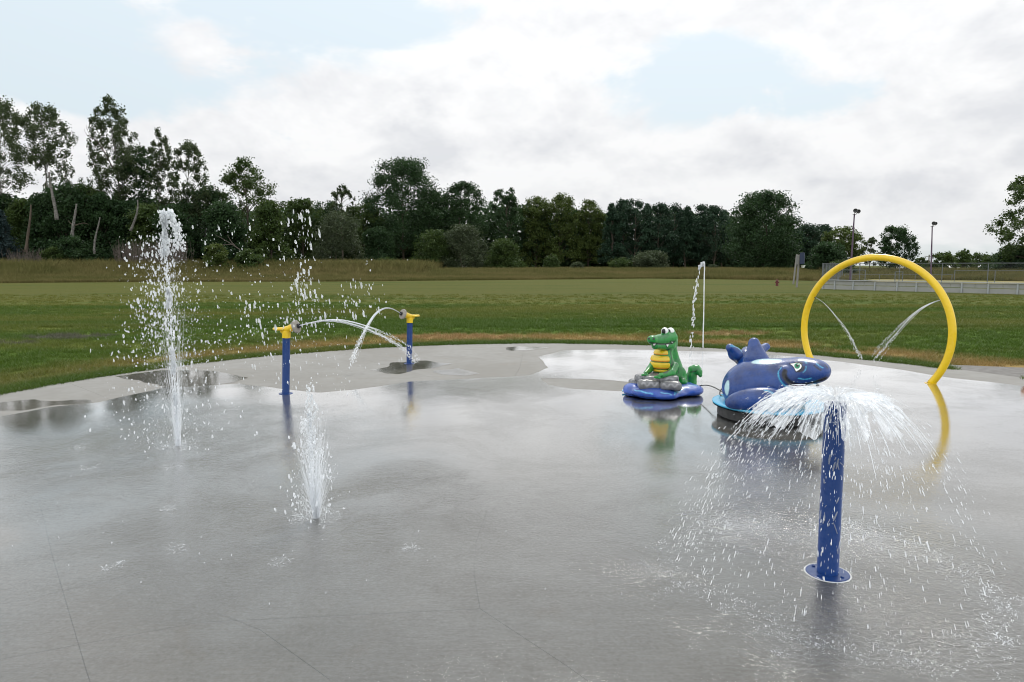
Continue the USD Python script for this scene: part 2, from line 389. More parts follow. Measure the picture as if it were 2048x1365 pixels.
L['galv'] = plain('galvanised', (.13, .14, .145), .5, .5, metal=.3)
L['pole'] = plain('pole_paint', (.075, .045, .075), .5)
L['lamp'] = plain('lamp_housing', (.15, .15, .15), .5)
L['hydrant'] = plain('hydrant_red', (.10, .020, .018), .5)
L['sign_blue'] = plain('board_blue', (.010, .019, .048), .5)
L['net'] = plain('white_net', (.7, .7, .68), .7)
L['orange'] = plain('orange_wood', (.42, .20, .11), .7)
L['brick'] = plain('brown_brick', (.20, .105, .075), .8, vary=.25, scale=5)
L['wallwhite'] = plain('white_siding', (.75, .76, .78), .6)
L['roofgrey'] = plain('grey_roof', (.30, .31, .33), .7)
L['window'] = plain('dark_window', (.03, .035, .04), .2)

# ------------------------------------------------------------------ ground: lawn, meadow, paths, splash pad, water on it
def structure(name, mesh, mat, parent=None, smooth=False): return tag(obj(name, mesh, mat, parent, smooth), kind='structure' if parent is None else None)

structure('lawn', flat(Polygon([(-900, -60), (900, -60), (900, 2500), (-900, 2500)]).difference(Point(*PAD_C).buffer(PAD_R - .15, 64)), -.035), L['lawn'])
mow = [G(x, y)[:2] for x, y in ((-250, 569), (0, 566), (300, 563.5), (650, 563), (1000, 560), (1300, 557), (1550, 555.5))]
mow += [np.array([31, 70]), np.array([33.5, 60.5]), np.array([60, 57]), np.array([110, 55])]
meadow_edge = np.array(mow)
meadow_poly = Polygon(list(map(tuple, meadow_edge)) + [(300, 90), (300, 230), (-300, 230), (-300, 75), (-70, 55)])
structure('meadow', flat(meadow_poly, -.028), L['meadow'])
pl = [G(-200, 553.6)[:2], G(0, 553.2)[:2], G(160, 553)[:2], G(310, 552.6)[:2], G(420, 551)[:2]]
structure('gravel_path', flat(LineString(pl).buffer(1.1, cap_style=2), -.02), L['path'])
structure('gravel_path', flat(LineString([(22, 132), (27, 128.5), (33, 126.5), (39, 127)]).buffer(1.0), -.02), L['path'])

pad = Point(*PAD_C).buffer(PAD_R, 96)
def gl(*pts): return LineString([tuple(G(x, y)[:2]) for x, y in pts])
def arc(cx, cy, r, a0, a1, n=60):
    a = np.radians(np.linspace(a0, a1, n)); return LineString(np.c_[cx + r * np.cos(a), cy + r * np.sin(a)])
joints = [gl((-160, 1235), (50, 1200), (480, 1097), (700, 1060), (960, 1010)), gl((960, 1218), (948, 1150), (952, 1085), (975, 1020)), gl((960, 1218), (1130, 1330), (1300, 1450)),
          gl((-60, 1330), (400, 1245), (960, 1218)), gl((75, 985), (104, 1110), (172, 1340), (230, 1520)), gl((430, 1225), (520, 1260), (660, 1360)),
          gl((960, 1010), (1090, 965), (1300, 942), (1500, 950), (1700, 988), (1880, 1025), (2048, 1058), (2300, 1120)),
          arc(PAD_C[0], PAD_C[1], 5.55, -60, 240, 90), arc(-1.9, 8.6, 1.35, 0, 360, 48), gl((137, 766), (186, 785), (235, 806)), gl((655, 699), (760, 728), (900, 765)), gl((1050, 688), (1040, 735), (1010, 790)), gl((1830, 729), (1700, 760))]
grooves = unary_union([j.buffer(.0015, cap_style=2) for j in joints])
pad_prim = UsdGeom.Xform.Define(stage, '/World/splash_pad'); tag(pad_prim, kind='structure')
obj('pad_base', slab_mesh(pad.buffer(-.01), -.14, -.005), L['concrete'], pad_prim)
for p in sorted(getattr(pad.difference(grooves), 'geoms', [pad]), key=lambda q: -q.area):
    if p.area > .02: obj('slab', slab_mesh(p, -.0048, 0.0), L['concrete'], pad_prim)
walk = Polygon([tuple(G(x, y)[:2]) for x, y in ((1826, 730), (1850, 727.2), (2048, 735), (2300, 745), (2300, 790), (2048, 760), (1940, 742))]).difference(pad.buffer(.012))
structure('pavement', slab_mesh(walk, -.12, -.006), L['walk'])

def wobble(pts, amp, freq, seed, step=.05):
    ring = LineString(list(pts) + [pts[0]]); n = int(ring.length / step)
    q = np.array([ring.interpolate(i / n, normalized=True).coords[0] for i in range(n)])
    s = np.c_[q * freq, np.full(n, seed * 7.3)]
    o = np.c_[meshkit.fbm(s, 4, seed), meshkit.fbm(s + 31.7, 4, seed + 5)] - .5
    return Polygon(q + o * 2 * amp).buffer(0)
wet = [(-200, 870), (0, 834), (100, 816), (200, 806), (270, 790), (330, 776), (480, 769), (560, 776), (640, 786), (700, 781), (830, 764), (960, 757), (1060, 752), (1095, 736), (1075, 715), (1130, 701),
       (1250, 700), (1450, 704), (1600, 715), (1680, 724), (1780, 737), (1880, 753), (1960, 763), (2048, 774), (2300, 800)]
wet_poly = wobble([tuple(G(*q)[:2]) for q in wet] + [(7.3, 4), (6.0, 1.6), (3, .2), (-2, .4), (-5, 3), (-6.2, 5.2)], .10, 1.4, 3).intersection(Point(*PAD_C).buffer(PAD_R - .03, 96))
dry = wobble([tuple(G(*q)[:2]) for q in ((1082, 757), (1180, 759), (1262, 766), (1250, 783), (1150, 779), (1095, 770))], .10, 1.6, 5)
film = wet_poly.difference(dry)
PUD = {'puddle': [], }
def puddle(px, seed, label, amp=.15):
    global film
    q = wobble([tuple(G(*c)[:2]) for c in px], amp, 2.6, seed, .03).intersection(pad.buffer(-.04))
    film = film.difference(q.buffer(.004))
    tag(obj('puddle', flat(q, .004), L['puddle']), label, 'puddle', 'puddles on the splash pad')
puddle(((232, 753), (320, 742), (420, 742), (500, 756), (462, 766), (400, 774), (330, 777), (290, 766)), 11, 'large dark puddle reflecting the trees behind the tall water jet', .12)
puddle(((738, 741), (770, 735), (785, 726), (850, 723), (905, 728), (870, 736), (830, 741), (800, 748), (770, 747)), 12, 'ragged dark puddle round the foot of the far blue water cannon')
puddle(((1002, 697), (1040, 693), (1098, 696), (1070, 701), (1025, 702)), 13, 'small flat puddle at the far rim of the pad')
puddle(((-20, 808), (50, 801), (110, 803), (180, 799), (190, 806), (110, 812), (40, 822), (-20, 824)), 14, 'ragged puddle at the far left rim of the pad')
puddle(((862, 742), (910, 737), (958, 748), (930, 754), (890, 752)), 15, 'pale puddle reflecting bright sky right of the far blue water cannon')
structure('water_film', flat(film, .004), L['film'])

# ------------------------------------------------------------------ signed distance modelling for the fibreglass figures
def surface_nets(F, lo, hi, h):
    lo, hi = np.asarray(lo, float), np.asarray(hi, float); n = np.ceil((hi - lo) / h).astype(int) + 1
    ax = [lo[i] + h * np.arange(n[i]) for i in range(3)]
    g = np.stack(np.meshgrid(*ax, indexing='ij'), -1)
    # coarse pass first: the fine grid is only worked out in blocks near the surface
    s4 = [np.minimum(np.arange(2, n[i] + 2, 4), n[i] - 1) for i in range(3)]
    cg = g[np.ix_(*s4)]; cd = F(cg.reshape(-1, 3)).reshape(cg.shape[:3])
    val = np.repeat(np.repeat(np.repeat(cd, 4, 0), 4, 1), 4, 2)[:n[0], :n[1], :n[2]].copy()
    near = np.abs(val) < 6.5 * h
    val[near] = F(g[near])
    c = [val[i:n[0] - 1 + i, j:n[1] - 1 + j, k:n[2] - 1 + k] for i in (0, 1) for j in (0, 1) for k in (0, 1)]
    s = sum((x < 0).astype(int) for x in c); act = (s > 0) & (s < 8)
    idx = -np.ones(act.shape, int); idx[act] = np.arange(act.sum()); cells = np.argwhere(act)
    corner = np.array([(i, j, k) for i in (0, 1) for j in (0, 1) for k in (0, 1)]); cv = np.stack([x[act] for x in c], 1)
    acc = np.zeros((len(cells), 3)); cnt = np.zeros(len(cells))
    for a in range(8):
        for b in range(a + 1, 8):
            if np.abs(corner[a] - corner[b]).sum() != 1: continue
            m = (cv[:, a] < 0) != (cv[:, b] < 0); t = np.where(m, cv[:, a] / np.where(m, cv[:, a] - cv[:, b], 1), 0)
            acc += m[:, None] * (corner[a] + t[:, None] * (corner[b] - corner[a])); cnt += m
    v = lo + h * (cells + acc / cnt[:, None])
    fs = []
    for d in range(3):
        e, f_ = [x for x in range(3) if x != d]
        sl0, sl1 = [slice(None)] * 3, [slice(None)] * 3; sl0[d] = slice(0, -1); sl1[d] = slice(1, None)
        A, B = val[tuple(sl0)] < 0, val[tuple(sl1)] < 0
        q = np.argwhere(A != B); q = q[(q[:, e] > 0) & (q[:, f_] > 0) & (q[:, e] < n[e] - 1) & (q[:, f_] < n[f_] - 1)]
        ue, uf = np.eye(3, dtype=int)[e], np.eye(3, dtype=int)[f_]
        k = [idx[tuple((q - o).T)] for o in (0 * ue, ue, ue + uf, uf)]
        quad = np.stack(k, 1); flip = A[tuple(q.T)] == (d != 1)
        quad = np.where(flip[:, None], quad, quad[:, ::-1])
        fs += [quad[:, [0, 1, 2]], quad[:, [0, 2, 3]]]
    f = np.vstack(fs); f = f[(f >= 0).all(1)]
    d = F(v); v = v - gradient(F, v) * np.clip(d, -h, h)[:, None]
    return v, f
def gradient(F, p, e=1.5e-3):
    g = np.stack([F(p + e * np.eye(3)[i]) - F(p - e * np.eye(3)[i]) for i in range(3)], 1)
    return g / np.maximum(np.linalg.norm(g, axis=1, keepdims=True), 1e-9)
def sell(p, c, r, R=None):             # ellipsoid
    q = p - c
    if R is not None: q = q @ R
    r = np.asarray(r, float); k0 = np.linalg.norm(q / r, axis=1); k1 = np.linalg.norm(q / r ** 2, axis=1)
    return k0 * (k0 - 1) / np.maximum(k1, 1e-9)
def scone(p, a, b, ra, rb):            # rounded limb with tapering radius
    a, b = np.asarray(a, float), np.asarray(b, float); ba = b - a
    t = np.clip(((p - a) @ ba) / (ba @ ba), 0, 1); return np.linalg.norm(p - a - t[:, None] * ba, axis=1) - (ra + t * (rb - ra))
def sbox(p, c, s, r, R=None):
    q = p - c
    if R is not None: q = q @ R
    q = np.abs(q) - (np.asarray(s) / 2 - r); return np.linalg.norm(np.maximum(q, 0), axis=1) + np.minimum(q.max(1), 0) - r
def smin(a, b, k):
    h = np.clip(.5 + .5 * (b - a) / k, 0, 1); return b + (a - b) * h - k * h * (1 - h)
def smax(a, b, k): return -smin(-a, -b, k)
def frame(x, z=(0, 0, 1)):             # columns: local x, y, z axes
    x = np.asarray(x, float); x /= np.linalg.norm(x); y = np.cross(z, x); y /= np.linalg.norm(y); return np.stack([x, y, np.cross(x, y)], 1)
def hit(F, px, py, d0, d1):            # first point of the surface met by the line of sight
    r = ray(px, py); r = r / r[1]; s = d0
    for _ in range(400):
        q = CAM + r * s; d = F(q[None])[0]
        if d < 4e-4: return q
        s += d * .7
        if s > d1: return None
    return None
def polyline_dist(p, pts):
    d = np.full(len(p), 9.0)
    for a, b in zip(pts[:-1], pts[1:]):
        ba = b - a; t = np.clip(((p - a) @ ba) / max(ba @ ba, 1e-12), 0, 1); d = np.minimum(d, np.linalg.norm(p - a - t[:, None] * ba, axis=1))
    return d
def on_surface(F, pxs, d0, d1, n=24):
    q = spline(np.array(pxs, float), n); h = [hit(F, x, y, d0, d1) for x, y in q]; return np.array([x for x in h if x is not None])
def decal(F, outline, d0, d1, lift, rings=5, thick=.004):
    """A thin shaped piece hugging the surface: the outline's fan of points moved onto it."""
    o = np.array(outline, float); c = o.mean(0); pts = [c]
    for k in range(1, rings + 1): pts += list(c + (o - c) * k / rings)
    q = [hit(F, x, y, d0, d1) for x, y in pts]
    ref = np.mean([x for x in q if x is not None], 0)
    q = np.array([ref if x is None else x for x in q]); nrm = gradient(F, q); top = q + nrm * lift; m = len(o)
    f = [(0, 1 + i, 1 + (i + 1) % m) for i in range(m)]
    for k in range(rings - 1):
        A, B = 1 + k * m, 1 + (k + 1) * m
        for i in range(m): j = (i + 1) % m; f += [(A + i, B + i, B + j), (A + i, B + j, A + j)]
    f = np.array(f); nn = len(top); bot = q - nrm * thick
    A = 1 + (rings - 1) * m
    side = [(A + i, nn + A + i, nn + A + (i + 1) % m) for i in range(m)] + [(A + i, nn + A + (i + 1) % m, A + (i + 1) % m) for i in range(m)]
    v = np.vstack([top, bot]); f = np.vstack([f, f[:, ::-1] + nn, np.array(side)])
    n0 = np.cross(v[f[0, 1]] - v[f[0, 0]], v[f[0, 2]] - v[f[0, 0]])
    return v, (f if n0 @ nrm[0] > 0 else f[:, ::-1])
def oval(cx, cy, rx, ry, n=20, rot=0.0):
    a = np.arange(n) / n * 2 * np.pi; x, y = rx * np.cos(a), ry * np.sin(a); c, s = math.cos(rot), math.sin(rot)
    return np.c_[cx + c * x - s * y, cy + s * x + c * y]
def lerp(a, b, t): return np.asarray(a) + (np.asarray(b) - np.asarray(a)) * np.asarray(t)[:, None]

# ------------------------------------------------------------------ the whale
def make_whale():
    C = np.array([2.72, 7.12, 0.0])
    t = thing('whale_figure', 'blue fibreglass whale figure with green eye, mouth open, on a low cyan disc', 'play figure', loc=C)
    D = 7.08
    head = P(1598, 744, 6.92); snout = P(1638, 744, 6.76); torso = P(1522, 769, 7.10)
    hx = snout - torso; hx[2] *= .5; hx /= np.linalg.norm(hx); Rw = frame(hx)
    tail0 = P(1500, 752, 7.45); tail1 = P(1492, 716, 7.72); tail2 = P(1493, 704, 7.80)
    def body0(p):
        d = sell(p, torso, (.385, .30, .275), Rw)
        d = smin(d, sell(p, P(1500, 780, 7.15), (.27, .27, .245), Rw), .08)
        d = smin(d, sell(p, head, (.26, .20, .152), Rw), .12)
        d = smin(d, sell(p, snout, (.105, .125, .090), Rw), .09)
        d = smin(d, scone(p, tail0, tail1, .15, .085), .13)
        d = smin(d, scone(p, tail1, tail2, .085, .06), .06)
        d = smin(d, sell(p, P(1568, 750, 6.80), (.055, .05, .085), Rw), .04)      # cheek
        d = smin(d, sell(p, P(1580, 796, 6.88), (.22, .17, .07), Rw), .06)         # lower jaw
        return d
    smile_px = [(1570, 743), (1569, 752), (1574, 761), (1584, 768), (1596, 771), (1612, 769), (1632, 764), (1650, 758)]
    smile = on_surface(body0, smile_px, 6.2, 7.6, 30)
    wedge = on_surface(body0, [(1592, 775), (1610, 774), (1630, 771), (1648, 766)], 6.2, 7.6, 16)
    crease = on_surface(body0, [(1560, 734), (1556, 745), (1557, 757), (1564, 768), (1575, 775)], 6.2, 7.6, 20)
    def body(p):
        d = body0(p)
        d = smax(d, -(polyline_dist(p, smile) - .012), .012)
        d = smax(d, -(polyline_dist(p, wedge) - .022), .014)
        d = smax(d, -(polyline_dist(p, crease) - .006), .012)
        brow = np.linalg.norm(p - P(1607, 722, 6.75), axis=1)
        return d
    v, f = surface_nets(body, C + [-.70, -.70, .08], C + [.62, 1.0, .95], .0095)
    blue, deep, pale, cyan, black = np.array([.004, .035, .170]), np.array([.002, .018, .095]), np.array([.38, .56, .60]), np.array([.06, .34, .55]), np.array([.006, .006, .010])
    n = meshkit.fbm(v * 9, 4, 3)
    col = lerp(blue, deep, np.clip((n - .42) * 3, 0, 1))
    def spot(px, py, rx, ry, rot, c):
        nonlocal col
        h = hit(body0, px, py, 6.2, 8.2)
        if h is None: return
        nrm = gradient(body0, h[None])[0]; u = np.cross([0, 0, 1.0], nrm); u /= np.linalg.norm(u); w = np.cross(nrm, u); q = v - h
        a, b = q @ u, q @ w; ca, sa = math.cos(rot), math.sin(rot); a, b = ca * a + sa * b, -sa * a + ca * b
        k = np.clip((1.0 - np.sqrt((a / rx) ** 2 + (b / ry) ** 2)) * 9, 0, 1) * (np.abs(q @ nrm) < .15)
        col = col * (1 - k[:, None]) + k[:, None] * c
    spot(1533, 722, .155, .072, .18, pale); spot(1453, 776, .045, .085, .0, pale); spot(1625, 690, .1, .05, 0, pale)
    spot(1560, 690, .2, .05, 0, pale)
    def line(pxs, w, c, soft=.4):
        nonlocal col
        q = on_surface(body, pxs, 6.2, 8.2, 24)
        if len(q) < 2: return
        k = np.clip((1 - polyline_dist(v, q) / w) / soft, 0, 1)[:, None]; col = col * (1 - k) + k * c
    line([(1562, 736), (1557, 747), (1559, 758), (1566, 768), (1578, 775)], .010, cyan)
    line([(1597, 757), (1610, 759), (1622, 757)], .007, cyan); line([(1597, 718), (1608, 721), (1613, 727)], .008, cyan * .7)
    line([(1633, 727), (1640, 733), (1646, 736)], .007, cyan); line([(1606, 745), (1611, 740), (1612, 733)], .006, cyan * .7)
    line([(1628, 731), (1634, 736), (1642, 741)], .009, black); line([(1650, 729), (1655, 736)], .009, black)
    line([(1586, 729), (1594, 725), (1604, 727)], .012, black); line([(1596, 744), (1604, 741), (1608, 734)], .010, black)
    k = np.clip(2.5 - polyline_dist(v, smile) / .013, 0, 1)[:, None]; col = col * (1 - k) + k * black
    red = np.array([.20, .012, .010]); k = np.clip(1.8 - polyline_dist(v, wedge) / .018, 0, 1)[:, None]; col = col * (1 - k) + k * red
    obj('body', (v, f), L['paint'], t, True, paint=col)
    def fin(name, F, lo, hi, ridge=None):
        fv, ff = surface_nets(F, lo, hi, .0095); m = meshkit.fbm(fv * 9, 4, 3); cc = lerp(blue, deep, np.clip((m - .42) * 3, 0, 1))
        if ridge is not None:
            q = on_surface(F, ridge, 6.0, 8.6, 20)
            if len(q) > 1: k = np.clip(1.6 - polyline_dist(fv, q) / .010, 0, 1)[:, None] * .8; cc = cc * (1 - k) + k * cyan
        obj(name, (fv, ff), L['paint'], t, True, paint=cc)
    tip, b0, b1 = P(1508, 686, 7.26), P(1509, 718, 7.20), P(1524, 727, 7.14)
    Rd = frame(hx)
    def dorsal(p):
        d = scone(p, tip, b0, .050, .115); d = smin(d, scone(p, tip + [.0, 0, -.01], b1, .048, .095), .04)
        return d
    fin('dorsal_fin', dorsal, tip - [.26, .40, .40], tip + [.34, .28, .08])
    l0, l1 = P(1483, 722, 7.74), P(1460, 696, 7.62)
    def fluke_l(p): return smin(scone(p, l0, P(1470, 708, 7.66), .062, .070), scone(p, P(1470, 708, 7.66), l1, .070, .046), .03)
    fin('tail_fluke', fluke_l, np.minimum(l0, l1) - .12, np.maximum(l0, l1) + .12, [(1462, 692), (1474, 695), (1484, 704)])
    r0, r1 = P(1500, 712, 7.86), P(1532, 694, 8.02)
    def fluke_r(p): return smin(scone(p, r0, P(1518, 703, 7.95), .062, .060), scone(p, P(1518, 703, 7.95), r1, .060, .046), .03)
    fin('tail_fluke', fluke_r, np.minimum(r0, r1) - .12, np.maximum(r0, r1) + .12)
    fc = P(1508, 799, 6.76); fxv = P(1560, 792, 6.70) - P(1462, 806, 6.84); Rf = frame(fxv)
    fin('flipper', lambda p: smax(sell(p, fc, (.285, .125, .118), Rf), -(p[:, 2] - .150), .02), fc - [.33, .25, .2], fc + [.33, .25, .2], [(1530, 781), (1542, 785), (1551, 792)])
    fc2 = fc + 2 * ((torso - fc) - hx * ((torso - fc) @ hx)) * [1, 1, 0] + [0, 0, 0]
    fin('flipper', lambda p: smax(sell(p, fc2, (.285, .125, .118), Rf), -(p[:, 2] - .150), .02), fc2 - [.33, .33, .2], fc2 + [.33, .33, .2])
    almond = [(1580.5, 729), (1586, 728.2), (1592, 727), (1598, 727.5), (1602.5, 730.5), (1603.5, 734), (1601.5, 738), (1597, 741), (1592.5, 743.5), (1590.5, 740.5), (1588.5, 736), (1585, 732)]
    big = np.array(almond); bc = big.mean(0); big = bc + (big - bc) * 1.22
    eye = obj('eye', decal(body, almond, 6.2, 7.6, .006), L['white'], t)
    obj('eyelid', decal(body, big, 6.2, 7.6, .003), L['black'], t)
    obj('iris', decal(body, oval(1594.5, 733, 5.6, 5.2), 6.2, 7.6, .009), L['green_iris'], eye)
    obj('pupil', decal(body, oval(1594.8, 732.5, 2.6, 2.5), 6.2, 7.6, .011), L['black'], eye)
    obj('glint', decal(body, oval(1596.5, 730.6, 1.0, 1.0, 10), 6.2, 7.6, .013), L['white'], eye)
    Th = P(1634, 770, 6.74); tv, tf = surface_nets(lambda p: scone(p, Th, Th + [0.03, -.01, -.045], .012, .026), Th - .11, Th + .11, .01)
    obj('tooth', (tv, tf), L['greydisc'], t, True)
    # the disc it rides on and the drum beneath
    obj('disc', lathe([(0, .128), (.54, .128), (.562, .134), (.575, .146), (.575, .156), (.562, .163), (.54, .165), (0, .165)], C, 72), L['cyan'], t, 30)
    obj('disc_underside', lathe([(.57, .1275), (0, .1265), ], C, 48), L['black'], t)
    obj('drum', lathe([(0, .004), (.50, .004), (.52, .02), (.52, .11), (.50, .126), (0, .126)], C, 56), L['drum'], t, 30)
make_whale()

# ------------------------------------------------------------------ the crocodile on its rock pile
def make_crocodile():
    C0 = np.array([1.90, 8.44, 0.0])
    t = thing('crocodile_figure', 'green fibreglass crocodile figure with yellow belly on grey rocks and a blue wave base', 'play figure', loc=C0)
    def C(u, v, d): return P(1230 + u * .12451, 640 + v * .12451, d)
    m = M(.12451, 8.4)                  # metres per crop unit
    fx = np.array([-.78, -.62, 0]); fx /= np.linalg.norm(fx)
    skull, snout = C(905, 285, 8.42), C(605, 330, 8.16)
    jaw0, jaw1 = C(880, 405, 8.42), C(650, 415, 8.20)
    neck, chest, waist, hip = C(790, 500, 8.42), C(765, 680, 8.40), C(775, 830, 8.42), C(985, 900, 8.52)
    def head(p):
        d = scone(p, skull, snout, 98 * m, 68 * m)
        d = smin(d, sell(p, C(590, 315, 8.15), (70 * m, 70 * m, 55 * m)), .03)
        d = smin(d, scone(p, jaw0, jaw1, 92 * m, 62 * m), .025)
        for e in (C(805, 195, 8.34), C(900, 195, 8.42)): d = smin(d, sell(p, e, (62 * m, 62 * m, 68 * m)), .03)
        d = smin(d, sell(p, C(950, 330, 8.48), (60 * m, 70 * m, 110 * m)), .05)
        return d
    mouth = on_surface(head, [(1230 + u * .12451, 640 + w * .12451) for u, w in ((560, 368), (620, 380), (700, 388), (780, 392), (850, 386), (910, 374), (955, 352))], 7.6, 9, 30)
    def torso(p):
        d = scone(p, neck, chest, 135 * m, 168 * m); d = smin(d, scone(p, chest, waist, 168 * m, 165 * m), .04)
        return d
    def body(p):
        d = smin(smax(head(p), -(polyline_dist(p, mouth) - .006), .008), torso(p), .02)
        d = smin(d, scone(p, C(905, 440, 8.5), C(930, 720, 8.55), 80 * m, 130 * m), .05)
        d = smin(d, scone(p, C(935, 740, 8.52), hip, 120 * m, 165 * m), .05)
        d = smin(d, sell(p, C(1075, 920, 8.46), (75 * m, 95 * m, 160 * m)), .025)
        d = smin(d, sell(p, C(1080, 990, 8.40), (80 * m, 110 * m, 70 * m)), .03)
        sh, el, ha = C(955, 745, 8.34), C(905, 855, 8.20), C(740, 895, 8.06)
        arm = smin(scone(p, sh, el, 72 * m, 64 * m), scone(p, el, ha, 60 * m, 42 * m), .02)
        for dx, dz in ((-95, -25), (-105, 5), (-85, 28), (-40, 40)):
            arm = smin(arm, scone(p, ha, ha + np.array([dx * m, -.035, -abs(dz) * .3 * m - 14 * m + dz * -.2 * m]), 24 * m, 17 * m), .008)
        d = smin(d, arm, .02)
        s2, e2, h2 = C(610, 720, 8.40), C(555, 800, 8.34), C(490, 862, 8.22)
        arm = smin(scone(p, s2, e2, 60 * m, 52 * m), scone(p, e2, h2, 50 * m, 36 * m), .02)
        for dx, dz in ((-62, -8), (-45, 16), (-10, 24), (25, 24)):
            arm = smin(arm, scone(p, h2, h2 + np.array([dx * m, -.04, -16 * m]), 22 * m, 16 * m), .008)
        return smin(d, arm, .02)
    v, f = surface_nets(body, C0 + [-.50, -.55, .10], C0 + [.45, .45, 1.02], .0095)
    green, dark, lite, black = np.array([.008, .190, .026]), np.array([.003, .085, .016]), np.array([.10, .36, .11]), np.array([.006, .008, .006])
    n = meshkit.fbm(v * 12, 4, 8); col = lerp(green, dark, np.clip((n - .45) * 2.5, 0, .8))
    k = np.clip(1.7 - polyline_dist(v, mouth) / .009, 0, 1)[:, None]; col = col * (1 - k) + k * black
    def line(F, uv, w, c, vv, cc, amt=1.0):
        q = on_surface(F, [(1230 + a * .12451, 640 + b * .12451) for a, b in uv], 7.6, 9.4, 24)
        if len(q) < 2: return cc
        k = np.clip((1 - polyline_dist(vv, q) / w) / .45, 0, 1)[:, None] * amt; return cc * (1 - k) + k * c
    for uv in (((700, 260), (730, 232), (760, 215)), ((720, 285), (760, 262), (800, 250)), ((760, 300), (820, 290), (860, 262)), ((740, 240), (800, 262)), ((780, 225), (850, 250))): col = line(body, uv, .006, dark * .6, v, col, .8)
    col = line(body, ((665, 880), (690, 872), (760, 870)), .012, lite, v, col, .5); col = line(body, ((985, 700), (1020, 790), (1020, 860)), .007, dark * .6, v, col); col = line(body, ((1060, 900), (1090, 950), (1130, 955)), .006, dark * .5, v, col)
    col = line(body, ((905, 480), (905, 600), (915, 720), (880, 790), (840, 830), (760, 850)), .011, black, v, col)
    col = line(body, ((640, 500), (740, 505), (840, 485), (900, 470)), .010, black, v, col)
    for uv in (((690, 900), (720, 905), (760, 915)), ((650, 880), (670, 890)), ((455, 850), (470, 862)), ((500, 850), (515, 862))): col = line(body, uv, .007, black, v, col)
    obj('body', (v, f), L['paint'], t, True, paint=col)
    # belly plates, one below the other
    fwd = np.array([-.70, -.71, 0]); fwd /= np.linalg.norm(fwd)
    zs = [C(780, y, 8.28)[2] for y in (486, 578, 682, 800, 856)]
    for i in range(4):
        z1, z0 = zs[i], zs[i + 1]
        def plate(p):
            d = torso(p) - .015 - (.004 if i else 0)
            ax = C(770, 680, 8.40); q = p - ax; fr = q @ fwd; sd = np.abs(q @ np.array([-fwd[1], fwd[0], 0]))
            d = smax(d, (sd - fr * 2.6) * .36, .02)
            return smax(d, np.abs(p[:, 2] - (z0 + z1) / 2) - (z1 - z0) / 2 + .003, .026)
        pv, pf = surface_nets(plate, np.array([C0[0] - .4, C0[1] - .5, z0 - .03]), np.array([C0[0] + .4, C0[1] + .3, z1 + .03]), .008)
        h = np.clip((pv[:, 2] - z0) / (z1 - z0), 0, 1)
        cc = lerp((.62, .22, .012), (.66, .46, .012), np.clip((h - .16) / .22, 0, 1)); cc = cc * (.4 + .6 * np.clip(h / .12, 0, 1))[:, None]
        obj('belly_plate', (pv, pf), L['paint'], t, True, paint=cc)
    # eyes, nostrils, teeth
    for (u, w, d, ru, rw, pu) in ((800, 176, 8.34, 56, 60, 782), (892, 184, 8.42, 62, 66, 864)):
        e = C(u, w, d - .06)
        ev, ef = surface_nets(lambda p: sell(p, C(u, w + 6, d - .028), (ru * m, .030, rw * m)), e - .12, e + .12, .008)
        eye = obj('eye', (ev, ef), L['white'], t, True)
        F = lambda p: sell(p, C(u, w + 6, d - .028), (ru * m, .030, rw * m))
        obj('pupil', decal(F, oval(1230 + pu * .12451, 640 + (w + 10) * .12451, 3.6, 5.2, 16), 7.6, 8.8, .003), L['black'], eye)
    Fh = body
    for u, w in ((545, 302), (622, 306)): obj('nostril', decal(Fh, oval(1230 + u * .12451, 640 + w * .12451, 2.2, 1.9, 14), 7.6, 8.8, .004), L['black'], t)
    for tri in (((606, 384), (650, 384), (628, 418)), ((818, 402), (856, 400), (836, 436)), ((896, 346), (926, 356), (918, 378))):
        o = np.array([(1230 + a * .12451, 640 + b * .12451) for a, b in tri]); o = np.vstack([o[0], (o[0] + o[1]) / 2, o[1], (o[1] + o[2]) / 2, o[2], (o[2] + o[0]) / 2])
        c = o.mean(0); obj('tooth_outline', decal(Fh, c + (o - c) * 1.6, 7.6, 8.9, .004, 3), L['black'], t); obj('tooth', decal(Fh, o, 7.6, 8.9, .008, 3), L['white'], t)
    # tail rising out of the base and curling over
    def tail(p):
        pts = [C(1235, 1010, 8.66), C(1232, 900, 8.66), C(1258, 812, 8.66), C(1310, 795, 8.64), C(1352, 840, 8.60), C(1372, 895, 8.57)]; rs = [82, 80, 76, 62, 48, 30]
        d = np.full(len(p), 9.0)
        for a, b, ra, rb in zip(pts[:-1], pts[1:], rs[:-1], rs[1:]): d = smin(d, scone(p, a, b, ra * m, rb * m), .02)
        for a in ((1200, 775), (1275, 745), (1330, 745), (1370, 790)): d = smin(d, np.linalg.norm(p - C(*a, 8.66), axis=1) - 18 * m, .03)
        return d
    lo, hi = C(1230, 1010, 8.66), C(1300, 750, 8.66)
    tv, tf = surface_nets(tail, np.array([lo[0] - .12, 8.48, lo[2] - .12]), np.array([hi[0] + .18, 8.86, hi[2] + .10]), .009)
    cc = lerp(green, dark, np.clip((meshkit.fbm(tv * 12, 4, 8) - .45) * 2.5, 0, .8))
    cc = line(tail, ((1180, 880), (1220, 838), (1300, 826), (1320, 800)), .006, black, tv, cc)
    obj('tail', (tv, tf), L['paint'], t, True, paint=cc)
    # rocks
    rocks = [((305, 1016), 8.40, (150, 220, 135), .1), ((535, 1036), 8.12, (335, 280, 160), .0), ((882, 1052), 8.08, (335, 260, 145), -.05),
             ((418, 932), 8.36, (190, 220, 120), .1), ((735, 945), 8.20, (540, 320, 120), -.06), ((610, 885), 8.36, (240, 200, 70), 0)]
